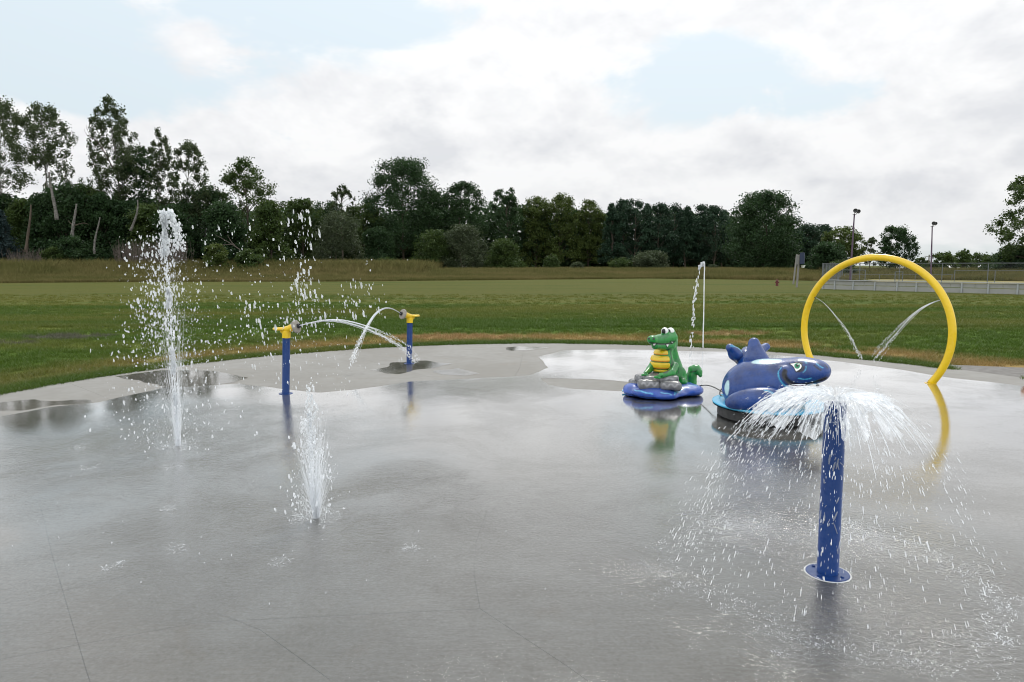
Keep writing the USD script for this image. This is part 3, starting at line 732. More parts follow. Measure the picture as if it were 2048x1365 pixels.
    for i, ((u, w), d, s, rz) in enumerate(rocks):
        c = C(u, w, d); s = np.array(s) * m; R = np.array([[math.cos(rz), -math.sin(rz), 0], [math.sin(rz), math.cos(rz), 0], [0, 0, 1]])
        rock = lambda p: sbox(p, c, s, min(s) * .42, R) + (meshkit.fbm(p * 9, 3, i) - .5) * .03
        rv, rf = surface_nets(rock, c - s * .75 - .02, c + s * .75 + .02, .012)
        n = meshkit.fbm(rv * 14, 4, i); cc = lerp((.105, .105, .11), (.165, .165, .17), np.clip((n - .35) * 3, 0, 1))
        q = c + R @ np.array([0, -s[1] / 2, s[2] * .15])
        line_pts = np.array([q + R @ np.array([x * s[0] * .38, 0, .02 * math.sin(7 * x + i)]) for x in np.linspace(-1, 1, 14)])
        k = np.clip(1 - polyline_dist(rv, line_pts) / .016, 0, 1)[:, None] * .7; cc = cc * (1 - k) + k * np.array([.42, .42, .43])
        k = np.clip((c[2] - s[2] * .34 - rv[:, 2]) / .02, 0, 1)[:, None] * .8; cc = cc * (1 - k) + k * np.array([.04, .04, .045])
        obj('rock', (rv, rf), L['paint'], t, True, paint=cc)
    # the wave base
    def base(p):
        d = sell(p, C0 + [-.04, -.02, .055], (.415, .40, .078))
        d = smin(d, sell(p, C(1160, 1120, 8.36), (.19, .23, .085)), .05)
        d = smin(d, sell(p, C(800, 1215, 8.02), (.15, .11, .055)), .05)
        d = smin(d, sell(p, C(300, 1130, 8.32), (.13, .18, .085)), .05)
        d = smin(d, sell(p, C(600, 1160, 8.10), (.25, .13, .075)), .05)
        return smax(d + (meshkit.fbm(p * 5, 2, 4) - .5) * .035, .012 - p[:, 2], .012)
    bv, bf = surface_nets(base, C0 + [-.70, -.68, -.03], C0 + [.60, .55, .32], .0105)
    bl, bd, cy = np.array([.022, .075, .36]), np.array([.012, .040, .20]), np.array([.12, .42, .66])
    cc = lerp(bl, bd, np.clip((meshkit.fbm(bv * 7, 4, 9) - .42) * 3, 0, 1))
    for uv in (((310, 1125), (360, 1140), (420, 1145), (470, 1165), (540, 1178), (610, 1195)), ((960, 1205), (1000, 1150), (1050, 1145), (1070, 1125), (1120, 1110)), ((740, 1165), (800, 1180), (850, 1180), (900, 1205)), ((970, 1180), (1010, 1165), (1040, 1165)), ((1180, 1060), (1260, 1050), (1320, 1060))): cc = line(base, uv, .009, cy, bv, cc)
    cc = line(base, ((170, 1180), (300, 1215), (500, 1245), (650, 1255)), .012, black, bv, cc, .7)
    obj('wave_base', (bv, bf), L['paint'], t, True, paint=cc)
    obj('pipe_stub', tube([C(115, 1140, 8.46), C(200, 1142, 8.46)], .012, 8), L['cyan'], t, 30)
make_crocodile()

# cable between the two figures
cb = [P(1399, 772, 8.35), P(1412, 771, 8.2), P(1428, 775, 7.9), P(1443, 783, 7.6), P(1452, 789, 7.4)]
loop = [P(1453, 777, 7.4), P(1444, 778, 7.45), P(1440, 784, 7.45), P(1441, 791, 7.42), P(1448, 793, 7.4), P(1456, 788, 7.38)]
tag(obj('cable', joined([tube(spline(cb, 24), .007, 6), tube(spline(loop, 24), .007, 6)]), L['cable'], None, True), 'thin grey cable looping between crocodile and whale figures', 'cable')

# ------------------------------------------------------------------ pipes of the splash pad
def make_cannon(px, py, label, top_px, facing):
    b = G(px, py); sc = b[1]
    top = P(top_px[0], top_px[1], b[1]); b[2] = 0
    t = thing('water_cannon', label, 'water cannon', 'water cannons on blue posts', b)
    ax = top - b; L_ = np.linalg.norm(ax); ax /= L_
    r = .046
    obj('post', lathe([(0, .004), (r, .004), (r, L_ - .002), (0, L_ - .002)], b, 28, ax), L['blue'], t, 30)
    obj('base_plate', lathe([(0, .002), (.085, .002), (.085, .008), (.08, .010), (r + .001, .010)], b, 32), L['blue'], t, 30)
    obj('collar', lathe([(r * .5, L_), (r + .006, L_), (r + .006, L_ + .075), (r + .002, L_ + .085), (0, L_ + .085)], b, 28, ax), L['yellow'], t, 30)
    c = b + ax * (L_ + .105); fx = np.array(facing, float); fx /= np.linalg.norm(fx)
    hd = -np.array([fx[0], fx[1], 0]); hd /= np.linalg.norm(hd)
    obj('barrel', lathe([(0, -.075), (.035, -.073), (.040, -.065), (.040, .05), (.046, .055), (.046, .115), (.042, .120), (0, .120)], c, 26, fx), L['yellow'], t, 30)
    # paddle handle: a flat closed loop behind the barrel
    side = np.cross(hd, [0, 0, 1.0]); a = np.linspace(0, 2 * np.pi, 40)
    ring = np.array([c + hd * (.085 + .080 * math.cos(k)) + side * .060 * math.sin(k) + np.array([0, 0, .005]) for k in a])
    obj('handle', tube(ring, .0165, 10, False), L['yellow'], t, True)
    obj('shield_disc', lathe([(0, .118), (.060, .118), (.080, .126), (.085, .140), (.080, .156), (.055, .166), (0, .168)], c, 36, fx), L['greydisc'], t, 30)
    obj('nozzle', lathe([(0, .160), (.030, .160), (.030, .190), (.024, .194), (.018, .190), (.016, .175), (0, .175)], c, 22, fx), L['blackrubber'], t, 30)
    return c + fx * .19, fx
can1, f1 = make_cannon(571.6, 788, 'near blue post water cannon with yellow head aiming right', (572.7, 676), (1, -.25, .28))
can2, f2 = make_cannon(818.5, 728, 'far blue post water cannon with yellow head aiming left', (819.6, 646), (-.80, -.75, .34))

# mushroom post
mb = G(1655, 1148); mb[2] = 0; mt = P(1671, 806, mb[1] + .02)
t = thing('spray_post', 'tall blue pipe in the foreground pouring an umbrella of water from its top', 'spray post', None, mb)
ax = mt - mb; ML = np.linalg.norm(ax); ax /= ML
obj('post', lathe([(0, .006), (.0525, .006), (.0525, ML - .006), (.049, ML), (.044, ML), (.044, ML - .05), (0, ML - .05)], mb, 40, ax), L['blue'], t, 30)
obj('base_plate', lathe([(0, .003), (.106, .003), (.106, .008), (.100, .011), (.053, .011)], mb, 48), L['blue'], t, 30)
obj('grout_ring', lathe([(.107, .0045), (.107, .0062), (.114, .0062), (.115, .0045)], mb, 48), L['rim'], t)
for k in range(4):
    a = .6 + k * math.pi / 2; q = mb + [.08 * math.cos(a), .08 * math.sin(a), 0]
    obj('bolt', lathe([(0, .011), (.009, .011), (.009, .016), (.006, .018), (0, .018)], q, 8), L['blue'], t)

# hoop
HC, HYAW, HR = np.array([5.212, 9.844, .651]), -.958, 1.059
hd = np.array([math.cos(HYAW), math.sin(HYAW), 0])
a0 = -math.asin(HC[2] / HR)
aa = np.linspace(a0, math.pi - a0, 120)
hoop_pts = HC + HR * (np.cos(aa)[:, None] * hd + np.sin(aa)[:, None] * np.array([0, 0, 1.0]))
t = thing('spray_hoop', 'large yellow tube hoop standing upright on the pad with water jets inside', 'spray hoop', None, (HC[0], HC[1], 0))
obj('tube', tube(hoop_pts, .049, 20), L['yellow'], t, True)
HN = []
for px, py in ((1630, 593), (1879, 604)):
    i = int(np.argmin([np.hypot(*(np.array([1024 + FPX * ((q - CAM) @ RT) / ((q - CAM) @ FW), 682.5 - FPX * ((q - CAM) @ UP) / ((q - CAM) @ FW)]) - (px, py))) for q in hoop_pts]))
    inw = HC - hoop_pts[i]; inw /= np.linalg.norm(inw); q = hoop_pts[i] + inw * .049
    obj('nozzle', lathe([(0, -.006), (.012, -.006), (.012, .006), (.006, .008), (0, .008)], q, 14, inw), L['blackrubber'], t, 30); HN.append((q, inw))
for e in (hoop_pts[0], hoop_pts[-1]):
    obj('base_plate', lathe([(0, .003), (.075, .003), (.075, .008), (.05, .010)], np.array([e[0], e[1], 0]), 28), L['yellow'], t)

tag(obj('brown_post', joined([tube([np.array([8.075, 10.55, .0]), np.array([8.075, 10.55, .34])], .05, 14), lathe([(.05, .34), (.078, .35), (.085, .385), (.07, .42), (.04, .435), (0, .44)], (8.075, 10.55, 0), 20)]), L['orange'], None, 40), 'brown round-topped post cut off by the right edge of the photo', 'post')

# ------------------------------------------------------------------ water in the air
ICO0 = trimesh.creation.icosphere(subdivisions=0); ICO1 = trimesh.creation.icosphere(subdivisions=1); ICO2 = trimesh.creation.icosphere(subdivisions=2)
def drops(pos, r, dirs=None, stretch=1.0, seed=0, tpl=ICO0, rough=.35):
    """Many small uneven drops as one mesh, each drawn out along its flight."""
    rng = np.random.default_rng(seed); pos = np.asarray(pos, float); n = len(pos)
    r = np.broadcast_to(np.asarray(r, float), (n,)); st = np.broadcast_to(np.asarray(stretch, float), (n,))
    dirs = rng.normal(size=(n, 3)) if dirs is None else np.broadcast_to(np.asarray(dirs, float), (n, 3))
    dirs = dirs / np.maximum(np.linalg.norm(dirs, axis=1, keepdims=True), 1e-9)
    u = np.cross(dirs, rng.normal(size=(n, 3))); u /= np.linalg.norm(u, axis=1, keepdims=True); w = np.cross(dirs, u)
    tv = np.asarray(tpl.vertices); k = len(tv)
    lump = 1 + rough * (rng.random((n, k)) - .5) * 2
    q = tv[None] * lump[..., None] * r[:, None, None]
    v = pos[:, None] + q[..., :1] * u[:, None] + q[..., 1:2] * w[:, None] * rng.uniform(.6, 1, (n, 1, 1)) + q[..., 2:] * (dirs * st[:, None])[:, None]
    f = np.asarray(tpl.faces)[None] + (np.arange(n) * k)[:, None, None]
    return v.reshape(-1, 3), f.reshape(-1, 3)
def splash(c, radius, n, seed, hgt=.05, name=None):
    """Little crown of drops and torn sheets where water lands."""
    rng = np.random.default_rng(seed); a = rng.uniform(0, 2 * np.pi, n); q = radius * rng.random(n) ** .7
    z = .006 + hgt * rng.random(n) ** 2.5 * (1 - .5 * q / radius)
    p = np.c_[c[0] + q * np.cos(a), c[1] + q * np.sin(a), z]
    d = np.c_[np.cos(a) * .9, np.sin(a) * .9, rng.uniform(.1, 1.0, n)]
    return drops(p, rng.uniform(.0007, .0022, n) * (rng.random(n) ** 1.5 + .4), d, rng.uniform(1, 2.4, n), seed)
def crown_sheets(c, radius, n, seed, hgt):
    rng = np.random.default_rng(seed); out = []
    for i in range(n):
        a = rng.uniform(0, 2 * np.pi); q = c + radius * math.sqrt(rng.random()) * np.array([math.cos(a), math.sin(a), 0]); L_ = rng.uniform(.4, 1) * hgt; w = rng.uniform(.0014, .0042)
        d = np.array([math.cos(a) * .7 + rng.normal() * .3, math.sin(a) * .7 + rng.normal() * .3, .8]); pts = [q + d * L_ * s + [0, 0, -.6 * L_ * s * s] for s in np.linspace(0, 1, 4)]
        pts = np.array(pts); pts[:, 2] += .005
        out.append(tube(pts, np.array([w * .35, w * .22, w * .30, w * .12]), 5))
    return out

def jet(name, label, base, height, lean, seed, core=900, spray=900, thick=1.0, spread=.30, low=None, gap=.0):
    t = thing(name, label, 'water jet', 'jets rising from the pad', base); rng = np.random.default_rng(seed)
    # torn core: lumps crowded round the axis, thinner with height
    s = rng.random(core) ** .85
    if gap: s = s[(s < gap) | (rng.random(len(s)) < .25)]
    s = s[rng.random(len(s)) < .15 + .85 * (meshkit.noise(np.c_[s * 11, s * 0 + seed, s * 0], 4) > .47)]
    n = len(s); wid = thick * (.007 + .016 * s) * (1 + .6 * np.sin(s * 23 + seed) * s)
    p = np.c_[base[0] + lean[0] * s + rng.normal(size=n) * wid, base[1] + lean[1] * s + rng.normal(size=n) * wid, .01 + s * height]
    r = thick * (.0022 + .0058 * rng.random(n) ** 2.5 * (.35 + s)); obj('column', drops(p, r, np.c_[rng.normal(size=(n, 2)) * .15, np.ones(n)], 1.6 + 4.0 * rng.random(n) * (1.25 - s), seed, ICO1, .45), L['foam'], t, True, kind='stuff')
    # veil of fine threads rising at the foot
    th = []
    for i in range(60 if thick > .9 else 130):
        a = rng.uniform(0, 2 * np.pi); q = rng.uniform(.0, .03) * thick; top = height * rng.uniform(.15, .62) * (1 if thick > .9 else 1.3); k = np.linspace(0, 1, 6)
        o = np.array([math.cos(a), math.sin(a)]) * (q + rng.uniform(.02, .12) * k[:, None] ** 1.3)
        th.append(tube(np.c_[base[0] + lean[0] * k * .3 + o[:, 0], base[1] + lean[1] * k * .3 + o[:, 1], .006 + top * k], np.linspace(.0024, .0007, 6) * rng.uniform(.4, 1.1) * thick, 5))
    obj('threads', joined(th), L['stream'], t, True, kind='stuff')
    # falling spray
    tt = rng.random(spray); a = rng.uniform(0, 2 * np.pi, spray); vr = spread * rng.random(spray) ** .8 * 1.9
    z = height * (1 - tt ** 1.6) * rng.uniform(.55, 1.0, spray) + .02; rr = vr * (.10 + tt) * (.7 + .5 * rng.random(spray))
    p = np.c_[base[0] + lean[0] * .8 + rr * np.cos(a), base[1] + lean[1] * .8 + rr * np.sin(a), z]
    if low: p = p[p[:, 2] < low]
    n = len(p); r = .0014 + .0080 * rng.random(n) ** 7
    obj('spray', drops(p, r, np.c_[rng.normal(size=(n, 2)) * .2, -np.ones(n)], 1 + 1.8 * rng.random(n), seed + 1), L['drop'], t, True, kind='stuff')
    mn = int(spray * 1.3); mt_ = rng.random(mn); ma = rng.uniform(0, 2 * np.pi, mn); mr = spread * .55 * (.15 + mt_) * rng.random(mn) ** .6 * 1.6
    mp = np.c_[base[0] + lean[0] * .7 + mr * np.cos(ma), base[1] + mr * np.sin(ma), .02 + height * (1 - mt_) * rng.uniform(.2, .95, mn)]
    obj('mist', drops(mp, rng.uniform(.0006, .0017, mn), np.c_[rng.normal(size=(mn, 2)) * .15, -np.ones(mn)], 1.5 + 4 * rng.random(mn), seed + 7), L['drop'], t, True, kind='stuff')
    obj('foot_splash', joined([splash(base, .22 * thick, 700, seed + 2, .07)] + crown_sheets(np.array([base[0], base[1], 0]), .14, 26, seed + 3, .06)), L['splash'], t, True, kind='stuff')
    return t
j1 = G(357, 893); j1[2] = 0
J1 = jet('water_jet', 'tall white water jet on the left reaching above the tree line', j1, P(355, 424, j1[1])[2], (-.02, 0), 21, 2600, 3400, .92, .40)
rng = np.random.default_rng(5)
cap = np.array([P(x, y, j1[1] + e) for x, y, e in zip(rng.normal(353, 7, 240), 422 + 80 * rng.random(240) ** 1.3, rng.normal(0, .03, 240))])
cap[:, 0] = j1[0] + (cap[:, 0] - j1[0]) * (.35 + .8 * np.clip((2.08 - cap[:, 2]) / .25, 0, 1))
obj('crest', drops(cap, .003 + .0085 * rng.random(240) ** 2, np.array([0, 0, 1.0]), 1 + rng.random(240), 8, ICO1, .5), L['foam'], J1, True, kind='stuff')
side = np.array([P(x, y, j1[1] + e) for x, y, e in zip(rng.normal(298, 30, 320), rng.uniform(470, 690, 320), rng.normal(0, .12, 320))])
obj('side_spray', drops(side, .0022 + .009 * rng.random(320) ** 4, np.array([0.1, 0, -1.0]), 1 + 1.5 * rng.random(320), 9), L['drop'], J1, True, kind='stuff')
far_side = np.array([P(x, y, j1[1] + e) for x, y, e in zip(rng.normal(470, 60, 210), rng.uniform(440, 720, 210), rng.normal(0, .15, 210))])
obj('side_spray', drops(far_side, .0022 + .008 * rng.random(210) ** 4, np.array([0.1, 0, -1.0]), 1 + 1.5 * rng.random(210), 10), L['drop'], J1, True, kind='stuff')

j2 = G(632, 1038); j2[2] = 0
J2 = jet('water_jet', 'low white water jet in front, with drops falling high above it', j2, P(625, 770, j2[1])[2], (-.02, 0), 33, 200, 1300, .75, .12)
def burst(cx, sx_, y0, y1, n, seed, big, d):
    r_ = np.random.default_rng(seed); x = r_.normal(cx, sx_, n); y = r_.uniform(y0, y1, n); k = (y - y0) / (y1 - y0); x = cx + (x - cx) * (.55 + .9 * k)
    q = np.array([P(a, b, d + e) for a, b, e in zip(x, y, r_.normal(0, .12, n))]); return drops(q, .0012 + .62 * big * r_.random(n) ** 3.4, np.array([.12, 0, -1.0]), 1.2 + 3.2 * r_.random(n) ** 1.5, seed, ICO1, .4)
for cx, sx_, y0, y1, n, big in ((604, 20, 420, 560, 110, .010), (607, 24, 545, 660, 170, .009), (603, 60, 600, 790, 220, .006), (500, 26, 600, 700, 80, .010), (722, 26, 560, 640, 90, .009), (735, 10, 430, 560, 12, .007), (680, 70, 600, 740, 60, .007)):
    obj('falling_drops', burst(cx, sx_, y0, y1, n, int(cx + y0), big, j2[1]), L['drop'], J2, True, kind='stuff')

j3 = G(1406, 697); j3[2] = 0; d3 = j3[1]
t = thing('water_jet', 'thin far water jet at the pad rim behind the crocodile, bending over at its top', 'water jet', 'jets rising from the pad', j3)
z3 = P(1403, 526, d3)[2]; rng = np.random.default_rng(14)
k = np.linspace(0, 1, 26); up_pts = np.c_[j3[0] - .02 * k, np.full(26, d3), .01 + k * (z3 - .03)]
obj('column', tube(up_pts, .009 + .004 * rng.random(26), 6), L['foam'], t, True)
s = rng.random(70); obj('crest', drops(np.c_[j3[0] - .03 - .10 * s, d3 + rng.normal(size=70) * .02, z3 - .02 - .09 * s ** 2 + rng.normal(size=70) * .02], .008 + .010 * rng.random(70), None, 1, 4, ICO1), L['foam'], t, True, kind='stuff')
s = rng.random(64) ** .8; back = np.array([P(1403 - 21 * math.sqrt(a), 530 + 165 * a, d3) for a in s]) + rng.normal(size=(64, 3)) * .018
obj('falling_drops', drops(back, .006 + .008 * rng.random(64), np.array([-.1, 0, -1.0]), 1.5 + 2 * rng.random(64), 6, ICO1), L['foam'], t, True, kind='stuff')

def stream(name, label, pts_px, d0, d1, seed, strands=16, r=.006, spread=.05, group=None, start=None):
    """An arc of water: strands that start as one rope and come apart as they fall."""
    t = thing(name, label, 'water stream', group); rng = np.random.default_rng(seed)
    q = spline(np.array(pts_px, float), 40); k = np.linspace(0, 1, 40)
    line = np.array([P(x, y, d0 + (d1 - d0) * a) for (x, y), a in zip(q, k)])
    if start is not None: line += (np.asarray(start) - line[0]) * ((1 - k) ** 2)[:, None]
    rope, loose, dp = [], [], []
    for i in range(strands):
        off = rng.normal(size=3) * spread; wob = np.c_[[np.interp(k, np.linspace(0, 1, 7), rng.normal(size=7)) for _ in range(3)]].T
        p = line + (off * (k ** 1.3)[:, None]) + wob * .005 * (.3 + k)[:, None]
        e = int(rng.uniform(18, 40)); loose.append(tube(p[:e], r * (1 - .75 * k[:e]) * rng.uniform(.5, 1), 5))
        for j in range(e, 40, 1): dp.append(p[j] + rng.normal(size=3) * .006)
    obj('strands', joined(loose), L['stream'], t, True, kind='stuff')
    if dp: dp = np.array(dp); obj('drops', drops(dp, .003 + .004 * rng.random(len(dp)), line[-1] - line[-6], 1.5 + 2.5 * rng.random(len(dp)), seed, ICO0), L['drop'], t, True, kind='stuff')
    return t
stream('water_stream', 'long low arc of water from the near blue cannon towards the far one', [(606, 655), (640, 646), (672, 643), (710, 649), (745, 661), (780, 677), (805, 692), (832, 720)], can1[1], 9.6, 51, 15, .0058, .038, 'water arcs from the cannons', can1)
stream('water_stream', 'short high arc of water from the far blue cannon crossing the other arc', [(811, 631), (795, 622), (780, 619), (762, 625), (744, 643), (728, 668), (714, 696), (705, 722)], can2[1], 9.9, 52, 14, .0060, .030, 'water arcs from the cannons', can2)
stream('water_stream', 'thin water thread falling from the left inside of the yellow hoop', [(1631, 593), (1650, 606), (1672, 632), (1692, 660), (1708, 690), (1722, 716)], HN[0][0][1], 10.9, 53, 6, .0036, .016, 'water threads inside the hoop', HN[0][0])
stream('water_stream', 'spreading water thread falling from the right inside of the yellow hoop', [(1879, 604), (1858, 611), (1838, 622), (1815, 642), (1790, 670), (1768, 695), (1752, 716)], HN[1][0][1], 10.4, 54, 9, .0036, .05, 'water threads inside the hoop', HN[1][0])

# umbrella of water over the spray post
def sheet_mat(top):
    g = Graph(); p = POS(g)
    q = g('vector_math', 'vector', math_type='subtract', vector1=p, vector2=tuple(map(float, top)))
    flat_q = g('vector_math', 'vector', math_type='multiply', vector1=q, vector2=(1, 1, 0)); r = g('vector_math', 'value', math_type='length', vector1=flat_q); u = g('vector_math', 'vector', math_type='normalize', vector1=flat_q)
    k = g('vector_math', 'vector', math_type='add', vector1=g('vector_math', 'vector', math_type='scale', vector1=u, scale=9.0), vector2=g('combine_xyz', 'vector', z=g.math('multiply', r, 5.0)))
    st = g.noise(k, 2.2, 5, .65, .4); b = g('bump', 'normal', height=st, strength=.8, distance=.03)
    w = g('mix_closure', 'closure', fac=.45, closure1=g('diffuse_bsdf', 'BSDF', color=(.93, .95, .97), normal=b), closure2=g('translucent_bsdf', 'BSDF', color=(.93, .95, .97)))
    gls = g('glossy_bsdf', 'BSDF', color=(1, 1, 1), roughness=.12, normal=b); w = g('mix_closure', 'closure', fac=.25, closure1=w, closure2=gls)
    return g.make('water_sheet', g('mix_closure', 'closure', fac=g.smooth(st, .36, .68, .04, .74), closure1=g('transparent_bsdf', 'BSDF', color=(.96, .97, .98)), closure2=w))
def umbrella():
    t = thing('water_umbrella', 'white umbrella of water pouring over the top of the foreground blue post', 'water curtain', None, mb)
    rng = np.random.default_rng(77); top = mt.copy()
    def fall(tt, a, v0, vz): return top + np.stack([np.cos(a) * v0 * tt, np.sin(a) * v0 * tt, vz * tt - 4.9 * tt ** 2 + .012], -1)
    na, nt = 220, 40; A = np.linspace(0, 2 * np.pi, na, endpoint=False); TT = np.linspace(.0, .25, nt); v, f = [], []
    heavy = lambda a: np.clip(.5 + .62 * np.cos(np.asarray(a) - math.pi * 1.12), 0, 1)
    nz = meshkit.fbm(np.stack(np.broadcast_arrays(np.cos(A)[None] * 2.2, np.sin(A)[None] * 2.2, TT[:, None] * 9), -1), 4, 5)
    streak = meshkit.fbm(np.stack(np.broadcast_arrays(np.cos(A)[None] * 9, np.sin(A)[None] * 9, TT[:, None] * 5), -1), 3, 9)
    for i, tt in enumerate(TT):
        vv = 1.55 + .30 * (nz[i] - .5); vz = .84 + .4 * (streak[i] - .5)
        p = fall(np.full(na, tt), A, vv, vz); p[:, 2] += (streak[i] - .5) * .035 + (nz[i] - .5) * .03; v.append(p)
    v = np.vstack(v); k = np.arange(na); k2 = (k + 1) % na
    for i in range(1, nt - 1):
        s = TT[i] / .25; keep = streak[i] + .3 * (nz[i] - .5) < .96 - (.66 - .22 * heavy(A)) * s ** 1.3; B, Cc = i * na, (i + 1) * na
        kk, kk2 = k[keep], k2[keep]; f += [np.stack([B + kk, B + kk2, Cc + kk2], 1), np.stack([B + kk, Cc + kk2, Cc + kk], 1)]
    obj('sheet', (v, np.vstack(f)), sheet_mat(top), t, True)
    # ropes of water along the sheet
    rp = []
    for i in range(520):
        a = rng.uniform(0, 2 * np.pi); t0 = rng.uniform(0, .24)
        if rng.random() > .18 + .8 * heavy(a): continue
        t1 = t0 + rng.uniform(.03, .10); tt = np.linspace(t0, t1, 7); v0, vz = 1.52 + rng.normal() * .10, .86 + rng.normal() * .08
        p = fall(tt, np.full(7, a), v0, vz); p[:, 2] += .004; rp.append(tube(p, rng.uniform(.0007, .0024) * np.array([.4, .9, 1, 1, .9, .7, .3]), 5))
    obj('ropes', joined(rp), L['stream'], t, True, kind='stuff')
    n = 9000; a = rng.uniform(0, 2 * np.pi, n); a = a[rng.random(n) < .15 + .85 * heavy(a)]; n = len(a); tt = .13 + .40 * rng.random(n) ** 1.25; v0, vz = 1.50 + rng.normal(size=n) * .13, .84 + rng.normal(size=n) * .13
    cl = np.floor(a * 14); a = a + .04 * np.sin(cl * 12.9)
    p = fall(tt, a, v0, vz); d = np.stack([np.cos(a) * v0, np.sin(a) * v0, vz - 9.8 * tt], -1); ok = p[:, 2] > .01
    obj('falling_drops', drops(p[ok], (.0007 + .0024 * rng.random(n) ** 3)[ok], d[ok], (2.5 + 5.0 * rng.random(n))[ok], 78), L['drop'], t, True, kind='stuff')
    # water running down the pipe
    run = []
    for i in range(34):
        a = rng.uniform(math.pi, 2 * math.pi); z = ML * rng.uniform(.15, 1.0); L_ = rng.uniform(.015, .06); s = np.linspace(0, 1, 4)
        p = mb + ax * (z + L_ * (s[:, None] - .5)) + .0535 * np.c_[np.cos(a + rng.normal() * .25 * s), np.sin(a + rng.normal() * .25 * s), 0 * s]; run.append(tube(p, rng.uniform(.0025, .0055) * np.array([.6, 1, 1, .5]), 5))
    obj('runnels', joined(run), L['splash'], t, True, kind='stuff')
    # ring of little splashes where it lands
    m = 250; a = rng.uniform(0, 2 * np.pi, m); q = rng.normal(.76, .075, m); parts = []
    for i in range(m):
        c = np.array([mb[0] + q[i] * math.cos(a[i]), mb[1] + q[i] * math.sin(a[i]), 0]); parts.append(splash(c, rng.uniform(.03, .12), int(rng.uniform(8, 40)), 900 + i, rng.uniform(.006, .024)))
        if rng.random() < .6: parts += crown_sheets(c, .05, 4, 1200 + i, rng.uniform(.008, .024))
    obj('splash_ring', joined(parts), L['splash'], t, True, kind='stuff')
umbrella()

SPL = [(352, 1100, .075, 'splash of falling water on bare concrete left of the low front jet'), (560, 1128, .07, 'splash just in front and left of the low front jet'), (225, 1135, .06, 'small faint splash at the lower left of the pad'), (345, 935, .09, 'splash ring in front of the foot of the tall jet'),
       (155, 898, .10, 'splash left of the foot of the tall jet'), (175, 938, .10, 'splash front left of the foot of the tall jet'), (820, 1100, .06, 'small splash right of the low front jet'), (335, 1020, .05, 'small splash midway between the two white jets')]
for i, (x, y, r_, lab) in enumerate(SPL):
    c = G(x, y); c[2] = 0
    tag(obj('splash', joined([splash(c, r_, 70, 300 + i, .04)] + crown_sheets(c, r_ * .8, 12, 400 + i, .045)), L['splash'], None, True), lab, 'splash', 'splashes on the wet pad', 'stuff')
# pin-head splashes and ring ripples scattered over the film
rng = np.random.default_rng(3); dots = []
for i in range(240):
    x, y = rng.uniform(0, 1300), rng.uniform(800, 1220); c = G(x, y)
    if rng.random() < .5: c = np.array([*(j1[:2] + rng.normal(size=2) * .8), 0]) if rng.random() < .5 else np.array([*(j2[:2] + rng.normal(size=2) * .55), 0])
    dots.append((c[0], c[1], .008 + .02 * rng.random() ** 3))
dots = np.array(dots)
tag(obj('spatter', drops(dots, .0010 + .0020 * rng.random(len(dots)) ** 2, np.array([.1, 0, 1.0]), 1 + 2 * rng.random(len(dots)), 31), L['splash'], None, True, kind='stuff'), 'fine water spatter bouncing off the wet concrete around the jets', 'spatter')

# ------------------------------------------------------------------ turf and meadow
def clump(n, h, w, spread, seed, lean=.5):
    rng = np.random.default_rng(seed); v, f = [], []
    for i in range(n):
        a, q = rng.uniform(0, 2 * np.pi), spread * math.sqrt(rng.random()); b = np.array([q * math.cos(a), q * math.sin(a), 0]); k = rng.uniform(0, 2 * np.pi); hh = h * rng.uniform(.5, 1.1)
        sd = np.array([math.cos(k), math.sin(k), 0]) * w; ln = np.array([rng.normal(), rng.normal(), 0]) * lean * hh * .5
        m = b + ln * .35 + [0, 0, hh * .6]; e = b + ln + [0, 0, hh]
        o = len(v); v += [b - sd, b + sd, m + sd * .7, m - sd * .7, e]; f += [(o, o + 1, o + 2), (o, o + 2, o + 3), (o + 3, o + 2, o + 4)]
    return np.array(v), np.array(f)
def scatter(name, protos, mat, pos, scale, seed, label, cat):
    inst = UsdGeom.PointInstancer.Define(stage, '/World/' + name); tag(inst, label, cat, None, 'stuff'); rng = np.random.default_rng(seed); paths = []
    for i, pm in enumerate(protos):
        m = usdkit.mesh(stage, f'/World/{name}/tuft_{i:03d}', pm, mat); paths.append(m.GetPath())
    inst.CreatePrototypesRel().SetTargets(paths); n = len(pos)
    inst.CreateProtoIndicesAttr(Vt.IntArray.FromNumpy(rng.integers(0, len(protos), n).astype(np.int32)))
    inst.CreatePositionsAttr(Vt.Vec3fArray.FromNumpy(pos.astype(np.float32)))
    inst.CreateScalesAttr(Vt.Vec3fArray.FromNumpy(np.repeat(scale[:, None], 3, 1).astype(np.float32)))
    a = rng.uniform(0, 2 * np.pi, n) / 2
    inst.CreateOrientationsAttr(Vt.QuathArray([Gf.Quath(float(c), 0, 0, float(s)) for c, s in zip(np.cos(a), np.sin(a))]))
    return inst
rng = np.random.default_rng(11); pts = []
def keep_lawn(p): return (np.hypot(*(p - PAD_C).T) > PAD_R - .03) & ~((np.abs(p[:, 0] - 8.6) < 1.75) & (np.abs(p[:, 1] - 10.25) < .75))
n = 30000; y = 4 + 24 * rng.random(n) ** 1.4; x = (rng.random(n) * 2 - 1) * (y * .80 + 3.0); pts.append(np.c_[x, y])
n = 9000; a = rng.uniform(-.15, math.pi + .15, n); q = PAD_R - .03 + .5 * rng.random(n) ** 1.5 + .05 * (meshkit.fbm(np.c_[a * 9, a * 0, a * 0], 4, 2) - .4); pts.append(np.c_[PAD_C[0] + q * np.cos(a), PAD_C[1] + q * np.sin(a)])
n = 12000; y = 18 + 20 * rng.random(n) ** 2.2; x = (rng.random(n) * 2 - 1) * (y * .85); pts.append(np.c_[x, y])
pts = np.vstack(pts); pts = pts[keep_lawn(pts)]
from shapely import contains_xy
pts = pts[~contains_xy(meadow_poly, pts[:, 0], pts[:, 1])]
